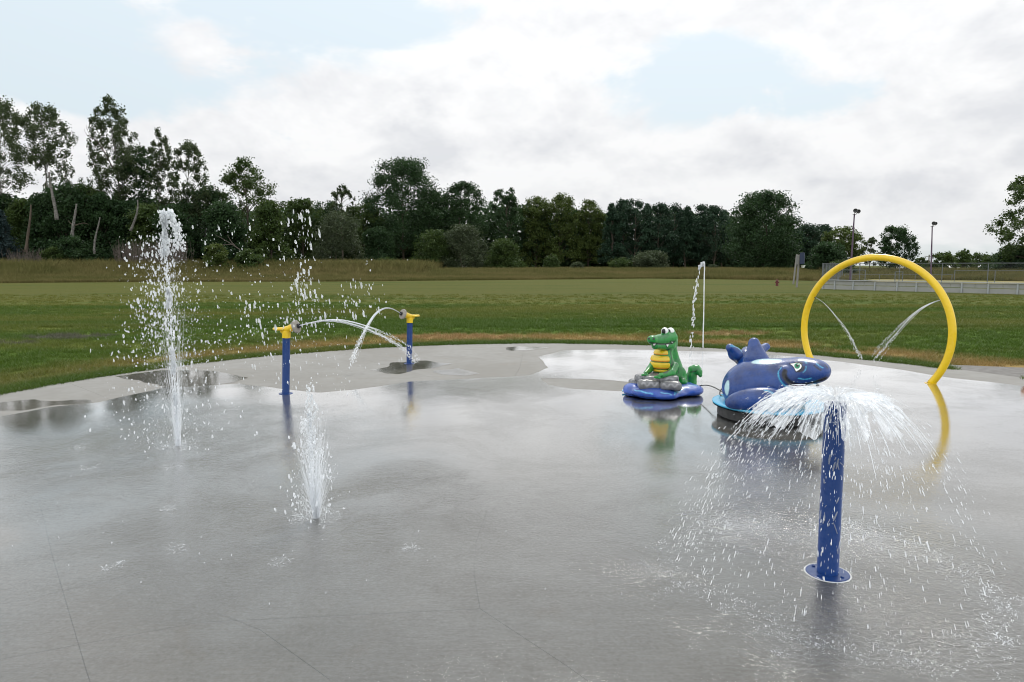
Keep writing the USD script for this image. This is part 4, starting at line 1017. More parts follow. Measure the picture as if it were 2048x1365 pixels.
sc = np.where(pts[:, 1] > 22, 1.0, 1.0) * rng.uniform(.6, 1.25, len(pts)) ** 1.2
scatter('turf', [clump(46, .075, .0036, .13, s, 1.2) for s in range(4)], L['blade'], np.c_[pts, np.full(len(pts), -.035)], sc, 1, 'short mown grass around the splash pad', 'grass')
# unmown meadow: low along the mown edge, tall towards the trees
n = 60000; x = rng.uniform(-80, 75, n); e = np.interp(x, meadow_edge[np.argsort(meadow_edge[:, 0]), 0], meadow_edge[np.argsort(meadow_edge[:, 0]), 1])
off = 48 * rng.random(n) ** 1.7; y = e + off; ok = (np.abs(x) < y * .82) & ~((x > 20) & (y < e + 2))
for pth in (LineString(pl), LineString([(22, 132), (27, 128.5), (33, 126.5), (39, 127)])):
    ok &= ~contains_xy(pth.buffer(1.2), x, y)
tallness = np.clip(.30 + off / 28 + .35 * (meshkit.fbm(np.c_[x * .08, y * .15, x * 0], 3, 2) - .5), .25, 1.15) * np.where((x < -12) & (off > 12), 1.0 + .8 * np.clip((off - 12) / 10, 0, 1), 1.0)
scatter('tall_grass', [clump(30, 1.05, .024, .42, 40 + s, .6) for s in range(4)], L['straw'], np.c_[x, y, np.full(n, -.03)][ok], (tallness * rng.uniform(.75, 1.15, n))[ok], 2, 'dry unmown meadow grass along the foot of the trees', 'grass')

# ------------------------------------------------------------------ trees and bushes
def leaves(pos, size, seed, up=.25, aspect=.72):
    rng = np.random.default_rng(seed); n = len(pos); s = size * rng.uniform(.6, 1.3, n)[:, None]
    d = rng.normal(size=(n, 3)); d /= np.linalg.norm(d, axis=1, keepdims=True); u = np.cross(d, rng.normal(size=(n, 3))); u /= np.linalg.norm(u, axis=1, keepdims=True)
    v = np.stack([pos - d * s * .5, pos + u * s * .5 * aspect, pos + d * s * .5, pos - u * s * .5 * aspect], 1).reshape(-1, 3)
    k = np.arange(n)[:, None] * 4; return v, np.vstack([k + [0, 1, 2], k + [0, 2, 3]])
def profile(kind, t):
    t = np.clip(t, 0, 1)
    if kind == 'round': return np.sqrt(np.clip(1 - ((t - .45) / .58) ** 2, 0, 1))
    if kind == 'dome': return np.sqrt(np.clip(1 - (t * .98) ** 2.2, 0, 1)) * (.86 + .14 * np.sin(t * 9))
    if kind == 'upright': return (np.sin(np.clip(t * .93 + .06, 0, 1) * np.pi) ** .55) * (1 - .22 * t)
    if kind == 'cone': return np.clip(1.02 - t, .03, 1) ** .8 * (.75 + .25 * np.abs(np.sin(t * 26)))
    if kind == 'oval': return np.sin(np.clip(.12 + t * .86, 0, 1) * np.pi) ** .7
def tree(name, label, cat, px, top, width, d, bottom=None, kind='round', leaf='leaf_dark', bark='bark', n_leaf=None, size=.36, clusters=None, sig=.10, trunk_px=None, trunk_r=None, seed=0, group=None, limbs=True, fork=0, lump=.35, fill=.36):
    """Tapered trunk with limbs, and a crown of leaf clumps crowded round limb tips inside an uneven envelope."""
    seed = seed or int(px * 7 + top * 3 + d); rng = np.random.default_rng(seed); g = P(px, 545, d); gx = g[0]
    base = np.array([P(trunk_px if trunk_px is not None else px, 545, d)[0], d, -.03]); zt = P(px, top, d)[2]; H = zt; w = width / 2 * M(1, d)
    zb = (P(px, bottom, d)[2] if bottom is not None else .15 * H) ; zb = max(zb, .05); ch = zt - zb
    t = thing(name, label, cat, group, base)
    airy = leaf == 'leaf_aspen'; K = int((3.2 if airy else 2.2) * (clusters or np.clip(w * ch * .9, 14, 150)))
    tt = rng.random(K) ** .9; ang = rng.uniform(0, 2 * np.pi, K); sh = rng.random(K) ** fill
    lum = 1 + lump * (meshkit.noise(np.c_[np.cos(ang) * 1.6 + seed, np.sin(ang) * 1.6, tt * 5], 3) - .5) * 2
    rr = w * profile(kind, tt) * sh * lum
    c = np.c_[gx + rr * np.cos(ang), d + rr * np.sin(ang) * .9, zb + tt * ch]
    area = w * 2 * ch; n = n_leaf or int(np.clip(area * 6.0 / (size * size * .5), 900, 9500))
    n = int(n * (3.4 if airy else 2.6)); size = size * (.66 if airy else .78); which = rng.integers(0, K, n); sg = max(sig * w * (1.0 if airy else 1.5), .24)
    off = rng.normal(size=(n, 3)); off /= np.linalg.norm(off, axis=1, keepdims=True); off *= np.minimum(np.abs(rng.normal(size=n)) * .8 + .35, 1.65)[:, None]
    pos = c[which] + off * sg * (np.array([.85, .85, 1.15]) if airy else np.array([1, 1, .85])) * (.55 + .75 * rng.random(K))[which][:, None]; pos[:, 2] = np.clip(pos[:, 2], .1, zt + .5)
    obj('crown', leaves(pos, size, seed + 1), L[leaf], t, kind=None)
    r0 = .78 * (trunk_r or max(.09, .018 * H)); parts = []; k = np.linspace(0, 1, 9)
    tip = np.array([gx, d, zb + ch * .86]); mid = np.array([rng.normal() * .35, rng.normal() * .3, 0])
    tr = base + (tip - base) * k[:, None] + mid * np.sin(k * np.pi)[:, None]; parts.append(tube(tr, r0 * (1 - .86 * k), 7))
    if limbs:
        for i in rng.permutation(K)[:min(K, 26)]:
            z = min(max(c[i, 2] - rng.uniform(.15, .35) * ch, zb * .85 + .05 * ch), tip[2]); s = np.clip((z - base[2]) / (tip[2] - base[2]), 0, 1); a = np.array([np.interp(s, k, tr[:, j]) for j in range(3)])
            q = np.linspace(0, 1, 5)[:, None]; b = a + (c[i] - a) * q + np.array([0, 0, .12 * np.linalg.norm(c[i] - a)]) * (np.sin(q * np.pi) * .6); parts.append(tube(b, r0 * .34 * (1 - .78 * q[:, 0]) * (1 - .5 * s), 5))
    obj('trunk', joined(parts), L[bark], t, 40)
    return t

# left wood, tall pale aspens first
TL = 98
tree('aspen_tree', 'tall pale-trunked aspen at the left edge of the photo', 'tree', 22, 200, 120, TL, 385, 'oval', 'leaf_aspen', 'bark_pale', 3600, .40, 46, .13, 38, .20, group='tall aspens')
tree('aspen_tree', 'second aspen from the left, white forked trunk leaning left over the undergrowth', 'tree', 106, 212, 112, TL - 2, 335, 'oval', 'leaf_aspen', 'bark_pale', 2500, .40, 36, .13, 114, .22, group='tall aspens')
tree('aspen_tree', 'tallest narrow aspen with straight pale trunk and a bare dead limb on its left', 'tree', 238, 198, 104, TL, 405, 'upright', 'leaf_aspen', 'bark_pale', 3900, .40, 52, .12, 231, .24, group='tall aspens')
tree('aspen_tree', 'slim aspen with feathery top right of the tallest aspen', 'tree', 334, 262, 66, TL + 2, 440, 'upright', 'leaf_aspen', 'bark_pale', 2300, .38, 34, .13, 322, .16, group='tall aspens')
tree('aspen_tree', 'broader aspen with two tops above the white water jet', 'tree', 390, 286, 84, TL + 1, 440, 'upright', 'leaf_aspen', 'bark_pale', 2800, .38, 38, .13, 372, .16, group='tall aspens')
tree('leafy_tree', 'dense dark tree crowding the right side of the tallest aspen', 'tree', 285, 300, 96, TL + 4, 470, 'round', 'leaf_dark', 'bark_pale', 4200, .40, 60, .12, 270, .16)
tree('leafy_tree', 'open leafy tree with see-through domed top right of the aspens', 'tree', 498, 322, 118, TL + 4, 520, 'oval', 'leaf_mid', 'bark', 4600, .38, 62, .10)
tree('leafy_tree', 'dark bushy tree between the aspens and the open domed tree', 'tree', 412, 380, 110, TL + 2, 535, 'round', 'leaf_dark', 'bark_pale', 6200, .40, 70)
tree('leafy_tree', 'thin half-bare tree between the second and the tallest aspen', 'tree', 146, 330, 74, TL + 3, 430, 'oval', 'leaf_aspen', 'bark', 700, .38, 16, .14, 146, .13)
# bare limb left of the tallest aspen
g_ = lambda x, y, e=0: P(x, y, TL - 1.5 + e)
bl = [tube(spline([g_(231, 345), g_(212, 310), g_(196, 285), g_(178, 270)], 9), np.linspace(.10, .02, 9), 5)]
for a, b in (((205, 300), (184, 236)), ((196, 285), (172, 250)), ((212, 310), (190, 262)), ((190, 279), (168, 258)), ((199, 288), (176, 296)), ((208, 304), (205, 250))): bl.append(tube(spline([g_(*a), g_((a[0] + b[0]) / 2 - 4, (a[1] + b[1]) / 2 + 3), g_(*b)], 6), np.linspace(.045, .012, 6), 4))
obj('dead_limb', joined(bl), L['twig'], stage.GetPrimAtPath('/World/aspen_tree_002'), True)
under = [(8, 395, 120, 'leaf_dark'), (58, 408, 100, 'leaf_mid'), (96, 395, 90, 'leaf_dark'), (140, 372, 110, 'leaf_dark'), (178, 378, 110, 'leaf_mid'), (216, 392, 100, 'leaf_dark'), (262, 410, 100, 'leaf_dark'), (305, 415, 90, 'leaf_mid'), (350, 418, 90, 'leaf_dark'), (455, 412, 100, 'leaf_dark'), (540, 410, 80, 'leaf_mid')]
where = ['at the left edge below the first aspen', 'below the first two aspens', 'right behind the leaning white trunk', 'under the half-bare tree', 'left of the tallest aspen', 'at the foot of the tallest aspen', 'right of the tallest aspen', 'below the slim aspen', 'behind the top of the tall water jet', 'below the open domed tree', 'right of the open domed tree']
for (x, y, w_, lf), lab in zip(under, where): tree('understorey_tree', ('dark' if lf == 'leaf_dark' else 'mid green') + ' low leafy tree ' + lab, 'tree', x, y, w_, TL - 4 + (x % 5), 535, 'dome', lf, 'bark', 5200, .42, 60, .13, group='low trees under the aspens')
tree('blue_spruce', 'blue-green spruce at the far left edge', 'tree', 6, 425, 76, TL - 8, 540, 'cone', 'spruce', 'bark', 4200, .34, 60, .10)
def snag(name, label, pts, r, d, branches=()):
    q = spline([P(x, y, d) for x, y in pts], 10); q[0, 2] = max(q[0, 2], -.03); t = thing(name, label, 'dead tree', 'bare trunks in the left wood', q[0])
    obj('trunk', tube(q, np.linspace(r, r * .45, 10) * (1 + .12 * np.sin(np.arange(10) * 2.1)), 8), L['bark_dead'] if 'brown' in label else L['bark_pale'], t, True)
    for b in branches: obj('branch', tube(spline([P(x, y, d) for x, y in b], 8), np.linspace(r * .35, .015, 8), 5), L['bark_dead'], t, True)
snag('dead_tree', 'broken brown dead trunk standing near the left edge', [(52, 505), (56, 470), (60, 440), (62, 410)], .20, TL - 9)
snag('dead_tree', 'thick stump-like snag with drooping side branches', [(144, 478), (146, 455), (150, 430), (153, 408)], .22, TL - 9, [[(147, 452), (160, 448), (172, 447), (178, 450)], [(146, 450), (140, 446), (136, 440)]])
snag('dead_tree', 'slim pale leaning trunk right of the snag', [(189, 508), (190, 480), (195, 458), (200, 435)], .15, TL - 9)
snag('dead_tree', 'curved pale trunk below the tallest aspen', [(261, 462), (268, 445), (274, 425), (275, 400)], .17, TL - 8)
snag('dead_tree', 'leaning white trunk of the second aspen reaching the undergrowth', [(114, 440), (110, 415), (103, 380), (98, 345)], .24, TL - 8)
def thicket(name, label, x0, x1, y0, d, n, seed):
    rng = np.random.default_rng(seed); out = []
    for i in range(n):
        x = rng.uniform(x0, x1); a = P(x, 540, d + rng.normal() * 1.5); a[2] = 0; h = P(x, y0 + rng.uniform(0, 22), d)[2]; k = np.linspace(0, 1, 5)[:, None]
        b = a + np.array([rng.normal() * .5, rng.normal() * .4, h]) * k + np.array([rng.normal() * .25, 0, 0]) * np.sin(k * 3); out.append(tube(b, np.linspace(.028, .010, 5), 4))
        for j in range(3): s = b[int(rng.integers(1, 4))]; out.append(tube(np.array([s, s + [rng.normal() * .35, rng.normal() * .3, rng.uniform(.2, .7)]]), np.array([.014, .007]), 3))
    tag(obj(name, joined(out), L['twig'], None, False, kind=None), label, 'thicket', 'dead brush in front of the left wood')
thicket('dead_thicket', 'grey brown dead brush behind the tall water jet', 238, 372, 478, TL - 10, 330, 1)
thicket('dead_thicket', 'grey dead brush at the foot of the broken brown trunk', 22, 100, 496, TL - 10, 170, 2)
q = [tube(spline([P(x, y, TL - 10) for x, y in b], 8), np.linspace(.06, .02, 8), 5) for b in (((480, 500), (462, 488), (445, 478), (430, 470)), ((466, 490), (452, 490), (436, 492)), ((470, 492), (460, 480), (455, 470)))]
tag(obj('fallen_branch', joined(q), L['twig'], None, True), 'bare fallen branch sticking out of the bushes right of the tall jet', 'branch')
bushes = [(110, 498, 56, TL - 11, 'leaf_mid', 'small green bush below the snag in the left meadow'), (150, 478, 70, TL - 10, 'leaf_dark', 'dark bush at the foot of the snag'), (432, 490, 66, TL - 12, 'leaf_light', 'light green bush below the fallen branch'), (500, 505, 70, TL - 11, 'leaf_mid', 'low green bush right of the fallen branch'),
          (680, 428, 122, 108, 'leaf_grey', 'big rounded grey-green bush between the falling drops and the large tree'), (772, 518, 50, 104, 'leaf_mid', 'low bright bush left below the large tree'), (760, 460, 90, 116, 'leaf_dark', 'dark bush below the large tree'), (868, 466, 100, 112, 'leaf_mid', 'rounded bush below right of the large tree'),
          (930, 456, 120, 112, 'leaf_grey', 'wide rounded bush in the middle of the tree line'), (1008, 484, 84, 110, 'leaf_mid', 'rounded bush right of the wide middle bush'), (1105, 512, 46, 112, 'leaf_mid', 'small bush before the pines'), (1153, 526, 34, 112, 'leaf_grey', 'small silvery bush before the pines'),
          (1300, 508, 90, 118, 'leaf_grey', 'wide pale bush behind the orange picnic table'), (1240, 520, 60, 118, 'leaf_mid', 'low bush left of the orange picnic table'), (1425, 532, 36, 116, 'leaf_grey', 'small pale bush below the big rounded tree'), (1680, 524, 60, 90, 'leaf_mid', 'low bush behind the left end of the mesh fence')]
for x, y, w_, d_, lf, lab in bushes: tree('bush', lab, 'bush', x, y, w_, d_, 548, 'dome', lf, 'bark', 4800 if w_ > 80 else 2200, .34 if w_ > 60 else .26, 60 if w_ > 80 else 26, .11, group='bushes along the tree line', limbs=False)
# middle and right of the tree line
mid = [('leafy_tree', 'tree left of the big grey-green bush', 606, 402, 90, 118, 530, 'round', 'leaf_mid', 5600, 60), ('leafy_tree', 'low tree above the big grey-green bush', 660, 408, 100, 124, 530, 'round', 'leaf_dark', 5600, 60),
       ('leafy_tree', 'low tree just left of the large tree', 728, 412, 90, 124, 530, 'round', 'leaf_mid', 5200, 56), ('aspen_tree', 'small loose aspen standing above the bushes left of the large tree', 688, 372, 52, 120, 440, 'oval', 'leaf_aspen', 900, 18),
       ('large_tree', 'largest tree of the middle, broad with gaps between its limbs', 808, 324, 152, 126, 505, 'round', 'leaf_dark', 13000, 120), ('leafy_tree', 'dark tree filling in right below the large tree', 862, 385, 76, 130, 530, 'round', 'leaf_dark', 5200, 60),
       ('leafy_tree', 'rounded tree second right of the large tree', 926, 370, 106, 130, 520, 'round', 'leaf_dark', 7200, 80), ('leafy_tree', 'narrow-topped tree third right of the large tree', 1011, 380, 66, 132, 520, 'round', 'leaf_dark', 4600, 60),
       ('leafy_tree', 'light fuzzy tree left of the pines', 1070, 398, 90, 140, 530, 'dome', 'leaf_light', 5600, 80), ('leafy_tree', 'light fuzzy tree with raised top before the pines', 1124, 392, 100, 140, 530, 'dome', 'leaf_light', 6000, 90), ('leafy_tree', 'light fuzzy tree touching the first pine', 1178, 404, 80, 140, 530, 'dome', 'leaf_light', 5000, 70)]
for nm, lab, x, y, w_, d_, b_, kd, lf, nl, cl_ in mid: tree(nm, lab, 'tree', x, y, w_, d_, b_, kd, lf, 'bark', nl, .42, cl_, (.10 if nm != 'large_tree' else .11), None, .30 if nm == 'large_tree' else None)
pines = [(1222, 410), (1246, 401), (1268, 402), (1292, 413), (1318, 409), (1345, 412), (1372, 416), (1398, 414), (1424, 417), (1446, 424), (1612, 452), (1636, 455), (1592, 462)]
ordn = ['first', 'second', 'third', 'fourth', 'fifth', 'sixth', 'seventh', 'eighth', 'ninth', 'tenth']
for i, (x, y) in enumerate(pines):
    lab = f'{ordn[i]} pine from the left in the dark row' if i < 10 else ['pine just right of the big rounded tree', 'pine nearest the pole with two floodlights', 'low pine tucked behind the big rounded tree'][i - 10]
    tree('pine_tree', lab, 'tree', x, y, 58 + 14 * (i % 3), 132 + 3 * (i % 2), 525, 'oval' if i % 3 else 'cone', 'needle', 'bark', 3800, .40, 56, .10, group='dark pines of the tree line')
tree('rounded_tree', 'big dense rounded tree at the right end of the pine row', 'tree', 1522, 388, 136, 116, 535, 'round', 'leaf_dark', 'bark', 12000, .40, 130, .11)
tree('leafy_tree', 'lighter rounded tree behind the pole with two floodlights', 'tree', 1684, 460, 84, 104, 530, 'round', 'leaf_light', 'bark', 3800, .34, 50)
tree('leafy_tree', 'thin grey tree left of the small dark tree', 'tree', 1742, 477, 42, 104, 530, 'oval', 'leaf_grey', 'bark', 900, .30, 20)
tree('leafy_tree', 'small dark bushy tree between the two floodlight poles', 'tree', 1790, 457, 76, 92, 535, 'round', 'leaf_dark', 'bark', 3600, .28, 54)
tree('leafy_tree', 'dark low tree behind the left part of the mesh fence', 'tree', 1655, 490, 90, 100, 540, 'dome', 'leaf_dark', 'bark', 4200, .34, 50)
tree('large_tree', 'large tree cut by the right edge of the photo', 'tree', 2068, 352, 160, 82, 520, 'round', 'leaf_mid', 'bark', 6400, .32, 70, .075, 2050, .24)
tree('leafy_tree', 'dark undergrowth tree below the large tree at the right edge', 'tree', 2030, 500, 110, 84, 548, 'dome', 'leaf_dark', 'bark', 4000, .32, 50)
for x, y, w_, d_, lab in ((1884, 505, 60, 130, 'low tree right of the second floodlight pole'), (1925, 502, 50, 150, 'distant tree with the highest top above the long white building'), (1955, 508, 60, 160, 'distant tree over the right part of the long white building'), (1840, 518, 40, 170, 'distant low tree by the utility pole'), (1985, 512, 50, 150, 'distant tree left of the large right-edge tree')):
    tree('leafy_tree', lab, 'tree', x, y, w_, d_, 546, 'dome', 'leaf_mid', 'bark', 1800, .45, 30)
# the wood behind, one mass
rng = np.random.default_rng(70); n = 52000; px_ = rng.uniform(-120, 1640, n); topy = np.interp(px_, [-120, 0, 300, 450, 560, 700, 900, 1100, 1300, 1450, 1580, 1640], [410, 400, 405, 415, 425, 425, 410, 412, 420, 428, 440, 475])
dd = np.interp(px_, [-120, 450, 700, 1640], [108, 112, 136, 142]) + rng.uniform(0, 14, n); u = rng.random(n) ** .95
pp = np.array([P(a, b, c) for a, b, c in zip(px_, topy + 6 + (540 - topy) * (1 - u), dd)]); pp[:, 2] += (meshkit.fbm(np.c_[pp[:, :2] * .25, pp[:, 2] * 0], 3, 6) - .5) * 4 * (pp[:, 2] > 4); pp[:, 2] = np.maximum(pp[:, 2], .1)
m = 22000; qx = rng.uniform(-120, 1660, m); qd = np.interp(qx, [-120, 450, 700, 1640], [112, 116, 140, 146]) + rng.uniform(0, 6, m); pp = np.vstack([pp, np.array([[P(a, 540, c)[0], c, z] for a, c, z in zip(qx, qd, rng.uniform(.1, 6.5, m))])])
tag(obj('woodland', leaves(pp, 1.0, 71), L['leaf_dark'], None, False, kind='stuff'), 'dark inner wood closing the gaps behind the front trees', 'wood')

# ------------------------------------------------------------------ things round the ball court on the right
def put(name, mesh, mat, t, smooth=False): return obj(name, mesh, L[mat], t, smooth)
A, B = G(1644, 578.5)[:2], G(2060, 590)[:2]; dv = (B - A) / np.linalg.norm(B - A); rz = math.atan2(dv[1], dv[0]); nrm = np.array([-dv[1], dv[0]])
if nrm[1] > 0: nrm = -nrm
t = thing('low_board_wall', 'low weathered wall of pale boards between grey posts round the court', 'wall', None, (A[0], A[1], 0))
Hb = P(1650, 561, A[1])[2]
def along(px):                          # distance along the wall at a picture column
    r = ray(px, 575)[:2]; M2 = np.array([[r[0], -dv[0]], [r[1], -dv[1]]]); return np.linalg.solve(M2, A)[1]
posts = [along(x) for x in (1646, 1669.5, 1706.5, 1750, 1794.5, 1833, 1878, 1924, 1977, 2036, 2100)]
for a, b in zip(posts[:-1], posts[1:]):
    L_ = b - a - .09; c = A + dv * (a + b) / 2
    put('lower_panel', box([*c, Hb * .235], (L_, .04, Hb * .47), rz, .008), 'board', t)
    nb = 2 if L_ < 2.5 else 3
    for k in range(nb): cc = A + dv * (a + .045 + L_ * (k + .5) / nb); put('upper_panel', box([*cc, Hb * .735], (L_ / nb - .015, .036, Hb * .42), rz, .008), 'board', t)
for a in posts: put('post', box([*(A + dv * a + nrm * .03), Hb * .5 - .02], (.085, .10, Hb - .02), rz, .012), 'boardpost', t)
c = A + dv * (posts[0] + posts[-1]) / 2; put('top_rail', box([*c, Hb + .02], (posts[-1] - posts[0] + .1, .17, .05), rz, .012), 'boardpost', t)
def mesh_fence(name, label, a, b, h, z0=0.0, step=2.6, mesh=True, low=None, px_posts=None):
    a, b = np.asarray(a, float), np.asarray(b, float); Lf = np.linalg.norm(b - a); d = (b - a) / Lf; t = thing(name, label, 'fence', 'wire mesh fences round the court', (a[0], a[1], 0)); n = max(1, round(Lf / step))
    at = lambda s, z: np.array([*(a + d * s), z])
    for k in range(n + 1): put('post', tube([at(Lf * k / n, -.03), at(Lf * k / n, h + .03)], .030, 7), 'galv', t, 40)
    put('rail', tube([at(0, h), at(Lf, h)], .024, 6), 'galv', t, 40)
    if low: put('rail', tube([at(0, low), at(Lf, low)], .016, 6), 'galv', t, 40)
    if mesh:
        w = []; s = .11
        for k in range(int((Lf + h) / s)):
            for sgn in (1, -1):
                p0, p1 = k * s - h, k * s
                if sgn < 0: p0, p1 = p1, p0
                q0, q1 = at(p0, z0 + .03), at(p1, h); lo, hi = min(p0, p1), max(p0, p1); c0, c1 = max(lo, 0), min(hi, Lf)
                if c1 <= c0: continue
                f0, f1 = (c0 - p0) / (p1 - p0), (c1 - p0) / (p1 - p0); w.append(tube([q0 + (q1 - q0) * f0, q0 + (q1 - q0) * f1],   .0018, 3, False))
        obj('wire_mesh', joined(w), L['galv'], t, False, kind='stuff')
    return t
fz = 1.0
F0, F1 = P(1645, 540, 56)[:2], P(2075, 540, 47)[:2]
mesh_fence('mesh_fence', 'tall wire mesh fence with thin grey posts behind the low board wall', F0, F1, P(1645, 527.3, 56)[2], low=None, step=3.0)
mesh_fence('mesh_fence', 'short end panel of wire mesh fence running back from the left corner', F0 + [.1, .1], F0 + [8.4, 14], P(1645, 527.3, 56)[2], step=2.4)
E0, E1 = P(1678, 540, 50)[:2], P(1731, 540, 49)[:2]; mesh_fence('mesh_gate', 'low mesh gate frame inside the hoop view on the left', E0, E1, P(1700, 540.5, 50)[2], step=1.0)
E0, E1 = P(1791, 540, 50)[:2], P(1806, 540, 50)[:2]; mesh_fence('mesh_gate', 'narrow mesh gate frame below the small dark tree', E0, E1, P(1800, 544.5, 50)[2], step=.5)
E0, E1 = P(1690, 540, 75)[:2], P(1905, 540, 72)[:2]; mesh_fence('mesh_fence', 'low back fence rail crossing behind the floodlight poles', E0, E1, P(1800, 549, 74)[2], step=4, mesh=False)
E0, E1 = P(1910, 540, 66)[:2], P(2080, 540, 60)[:2]; mesh_fence('mesh_fence', 'back fence of the court at the right edge with low second rail', E0, E1, P(1990, 541.5, 64)[2], step=3, mesh=False)
def floodlight(label, px_top, px_bot, y_top, d, heads):
    b = P(px_bot, 560, d); b[2] = 0; tp = P(px_top, y_top, d); t = thing('floodlight_pole', label, 'light pole', 'floodlight poles of the court', b); s = M(1, d)
    put('pole', tube([b, tp], np.array([.085, .055]), 10), 'pole', t, 40); put('crossbar', tube([tp + [-3.2 * s, 0, 0], tp + [3.6 * s, 0, 0]], .03, 6), 'lamp', t, 40)
    for dx, dz, tilt, w in heads:
        c = tp + np.array([dx * s, -.05, dz * s]); R = np.array([[math.cos(tilt), 0, math.sin(tilt)], [0, 1, 0], [-math.sin(tilt), 0, math.cos(tilt)]])
        v, f = joined([lathe([(0, 0), (.10, 0), (.14, .04), (w, .20), (w + .015, .24), (w, .25)], (0, 0, 0), 14)]); Q = R @ np.array([[1, 0, 0], [0, .5, -.87], [0, .87, .5]])
        put('lamp_head', (v @ Q.T + c, f), 'lamp', t, 40); put('bracket', tube([tp + [dx * s * .5, 0, 0], tp + np.array([dx * s * .6, 0, dz * s * .6])], .025, 5), 'lamp', t)
floodlight('nearer floodlight pole with two separate lamp heads', 1708.8, 1700, 429, 60, ((1.0, 5.0, -.9, .18), (7.2, 4.0, -1.0, .16)))
floodlight('farther floodlight pole with its lamp heads overlapping', 1864.6, 1861.5, 453, 70, ((1.4, 4.2, -.9, .18), (5.2, 4.0, -1.0, .15)))
# two leaning posts with a board
b0, b1 = G(1586.5, 569), G(1593.5, 575); dS = b1[1]
t = thing('backboard_stand', 'two grey leaning posts with a dark blue board turned edge-on', 'board stand', None, (b0[0], b0[1], 0))
put('post', tube([b0, P(1593.8, 509, b0[1])], .075, 8), 'wood_grey', t, 40); put('post', tube([b1, P(1599, 509.5, b1[1])], .075, 8), 'wood_grey', t, 40)
c = (P(1595.5, 520, (b0[1] + b1[1]) / 2)); put('cross_board', box(c + [.03, 0, 0], (.12, .9, .72), -.25, .01), 'lamp', t)
c = P(1604.5, 517.5, dS); put('blue_board', box(c, (.30, 1.1, .82), -.42, .02), 'sign_blue', t)
c = P(1606, 534, dS); put('net', lathe([(.16, .12), (.13, .03), (.08, -.08), (.07, -.08), (.12, .03), (.15, .12)], c, 14), 'net', t)
# hydrant
h = G(1554, 571.5); h[2] = -.03; t = thing('fire_hydrant', 'small dark red fire hydrant on the mown lawn left of the board stand', 'hydrant', None, h)
put('barrel', lathe([(0, 0), (.13, 0), (.13, .04), (.09, .05), (.09, .34), (.12, .35), (.12, .38), (.09, .39), (.085, .43), (.05, .49), (0, .50)], h, 18), 'hydrant', t, 30)
put('cap_nut', lathe([(0, .49), (.025, .49), (.025, .54), (0, .545)], h, 6), 'hydrant', t)
for dx in (-1, 1): put('outlet', lathe([(0, .07), (.055, .07), (.055, .15), (.03, .16), (0, .16)], h + [0, 0, .27], 12, (dx, -.2, 0)), 'hydrant', t, 30)
# picnic table and brick block at the wood's edge
p0 = P(1267, 545.5, 122); s = M(1, 122); p0[2] = 0; zt = P(1267, 537.6, 122)[2]
t = thing('picnic_table', 'orange-brown slanted wooden table top in the meadow before the pines', 'table', None, p0)
for k in range(5): put('plank', box(p0 + [0, -.30 + .15 * k, zt - .30 + .085 * k], (13.6 * s, .135, .05), 0, .01), 'orange', t)
for dx in (-5, 5): put('leg', tube([p0 + [dx * s, -.35, 0], p0 + [dx * s, .25, zt - .05]], .05, 6), 'orange', t); put('leg', tube([p0 + [dx * s, .35, 0], p0 + [dx * s, -.2, zt - .35]], .05, 6), 'orange', t)
put('bench', box(p0 + [8 * s, .7, zt - .35], (12 * s, .25, .05), 0, .01), 'wood_grey', t)
p0 = P(1320, 545.5, 124); p0[2] = 0; s = M(1, 124); z1, z2 = P(1320, 537.5, 124)[2], P(1320, 533, 124)[2]
t = thing('brick_grill', 'brown brick block with a dark flat hood before the pale bush', 'grill', None, p0)
for r_ in range(6):
    for k in range(3): put('brick', box(p0 + [(-.345 + .23 * k + (.06 if r_ % 2 else -.05)), 0, z1 * (r_ + .5) / 6], (.222, .6, z1 / 6 - .012), 0, .01), 'brick', t)
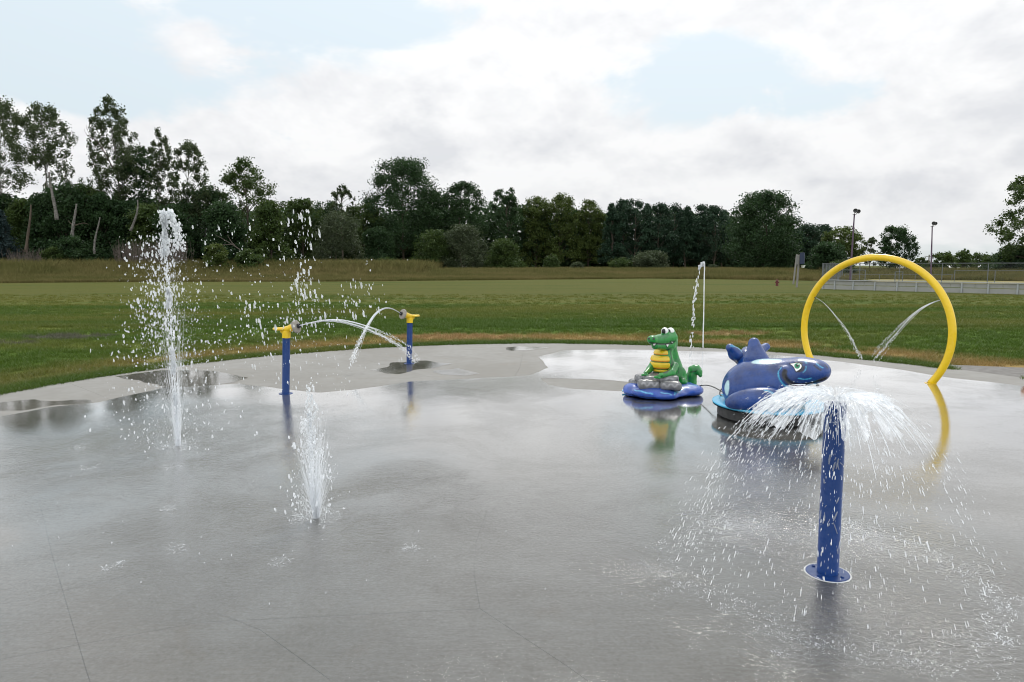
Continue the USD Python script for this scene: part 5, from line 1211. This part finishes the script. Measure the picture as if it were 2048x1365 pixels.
put('hood_post', tube([p0 + [-.3, 0, z1], p0 + [-.3, 0, z2 - .05]], .03, 6), 'drum', t); put('hood_post', tube([p0 + [.3, 0, z1], p0 + [.3, 0, z2 - .05]], .03, 6), 'drum', t); put('hood', box(p0 + [0, 0, z2], (.9, .8, .10), 0, .03), 'lamp', t)
# white buildings, utility pole far right
def shed(label, x0, x1, y_top, d, nwin):
    a, b = P(x0, 540, d), P(x1, 540, d); zt = P(x0, y_top, d)[2]; w = b[0] - a[0]; c = np.array([(a[0] + b[0]) / 2, d + 4, 0]); t = thing('white_building', label, 'building', 'white buildings beyond the court', c)
    put('wall', box(c + [0, 0, zt * .42], (w, 8, zt * .84)), 'wallwhite', t)
    rv = np.array([[-w / 2 - .3, -4.4, zt * .84], [w / 2 + .3, -4.4, zt * .84], [w / 2 + .3, 0, zt + .9], [-w / 2 - .3, 0, zt + .9], [-w / 2 - .3, 4.4, zt * .84], [w / 2 + .3, 4.4, zt * .84]]) + c
    put('roof', (rv, np.array([(0, 1, 2), (0, 2, 3), (3, 2, 5), (3, 5, 4), (0, 3, 4), (1, 5, 2), (0, 4, 5), (0, 5, 1)])), 'wallwhite' if 'roof' not in label else 'roofgrey', t)
    for k in range(nwin): put('window', box(c + [-w / 2 + w * (k + .5) / nwin, -4.02, zt * .42], (.9, .06, .8)), 'window', t)
shed('white building end left of the second floodlight pole', 1826, 1847, 530, 175, 1)
shed('long white building behind the mesh fence right of the second floodlight pole', 1898, 1922, 537, 170, 2)
shed('longest white building behind the mesh fence near the right edge', 1955, 1996, 537.5, 168, 4)
u = P(1856.5, 540, 165); u[2] = 0; zt = P(1856.5, 510, 165)[2]; t = thing('utility_pole', 'dark utility pole with a crossarm and wires beside the second floodlight pole', 'utility pole', None, u)
put('pole', tube([u, u + [0, 0, zt]], np.array([.17, .13]), 8), 'bark', t, 40); put('crossarm', tube([u + [-1.1, 0, zt - .35], u + [1.1, 0, zt - .35]], .07, 6), 'bark', t)
for dz in (-.3, -1.3): k = np.linspace(0, 1, 12)[:, None]; e = P(1795, 512, 175) + [0, 0, dz]; w0 = u + [0, 0, zt + dz]; put('wire', tube(w0 + (e - w0) * k - np.array([0, 0, .8]) * np.sin(k * np.pi), .022, 4), 'drum', t)
